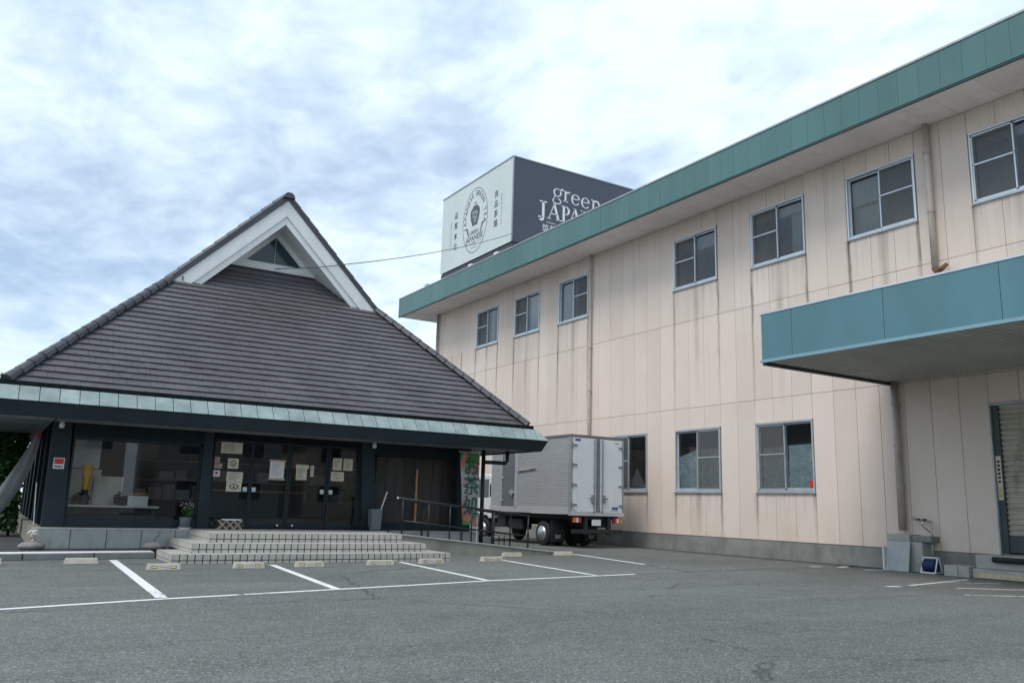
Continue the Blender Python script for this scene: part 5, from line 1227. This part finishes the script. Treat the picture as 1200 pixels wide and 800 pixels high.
# ------------------------------------------------------------------ greenery at the left edge
hd = thing('hedge', 'dense green hedge behind the left side of the shop', 'hedge', (-1.4, 24.5, .12))
rn = random.Random(11)
hb = MB(); hb2 = MB()
for _ in range(15000):
    p = Vector((rn.uniform(-3.6, .74), rn.uniform(24.0, 25.0), rn.uniform(.15, 2.75)))
    if rn.random() < .7: p.y = 24.0+rn.random()*.3
    p += Vector((0, 0, .12*math.sin(p.x*3.1)))
    a_ = Vector((rn.gauss(0, 1), rn.gauss(0, 1), rn.gauss(0, 1))).normalized()*rn.uniform(.06, .13); b_ = a_.orthogonal().normalized()*rn.uniform(.035, .07)
    hb.add([p-a_, p+b_, p+a_, p-b_], [(0, 1, 2, 3)])
hb.build('foliage', 'leaf_hedge', hd, recalc=False)
for i in range(9): hb2.tube([(-3.4+i*.5, 24.6, .1), (-3.3+i*.5, 24.6, 2.3)], [.035, .012], 6)
hb2.build('stems', 'bark', hd)
tr = thing('garden_tree', 'tree whose yellow-green leaves peep over the left end of the eaves', 'tree', (-1.3, 26.5, .12))
MB().tube([(-1.35, 26.5, .1), (-1.3, 26.5, 1.5), (-1.15, 26.45, 2.9), (-1.0, 26.5, 3.9)], [.11, .09, .07, .03], 8).tube([(-1.28, 26.5, 2.0), (-1.9, 26.7, 3.0), (-2.1, 26.6, 3.8)], [.06, .04, .02], 6).tube([(-1.2, 26.5, 2.6), (-.4, 26.3, 3.8)], [.05, .02], 6).build('trunk', 'bark', tr, smooth=True)
cr_ = MB()
for (c_, r_, n_) in (((-1.3, 26.5, 3.8), (.9, .8, .6), 700), ((-.55, 26.3, 4.05), (.55, .5, .3), 340), ((-2.1, 26.6, 3.7), (.8, .7, .6), 480), ((-.05, 26.3, 4.2), (.28, .3, .12), 120)):
    bb = blob(c_, r_, n_, n_, .065); cr_.add(bb.v, bb.f)
cr_.build('crown', 'leaf_tree', tr, recalc=False)

# ------------------------------------------------------------------ invented houses behind the viewer, added for the shop glass to reflect
def house(x0, x1, y0_, y1_, h, mat, label, roofh):
    t_ = thing('invented_house', label, 'house', ((x0+x1)/2, y1_, 0), 'invented houses added for reflections in the shop glass')
    B(x0, x1, y0_, y1_, 0, h).build('wall', mat, t_)
    MB().poly([(x0-.5, y1_+.5, h), (x1+.5, y1_+.5, h), ((x0+x1)/2, y1_+.5, h+roofh)], (0, y0_-y1_-1, 0)).build('roof', 'ridge_tile', t_)
    n_ = max(2, int((x1-x0)/3))
    for k in range(n_):
        for z_ in (1.0, 3.8):
            if z_+1.3 > h: continue
            xx = x0+(k+.5)*(x1-x0)/n_
            wv = B(xx-.8, xx+.8, y1_+.002, y1_+.05, z_, z_+1.3).build('window', 'aluminium', t_); B(xx-.72, xx+.72, y1_+.052, y1_+.06, z_+.08, z_+1.22).build('pane', 'dark_glass', wv)
house(-2, 7, -26, -17, 5.6, 'house_tan', 'invented tan house out of view, added to reflect in the display window', 2.2)
house(9, 17, -27, -18, 5.8, 'house_grey', 'invented grey house out of view, added to reflect in the shop doors', 2.4)
house(19, 30, -28, -19, 5.2, 'house_tan', 'invented wide tan house out of view, added to reflect right of the doors', 2.0)
house(-14, -5, -25, -17, 5.4, 'house_grey', 'invented grey house out of view, added to reflect left of the display window', 2.3)
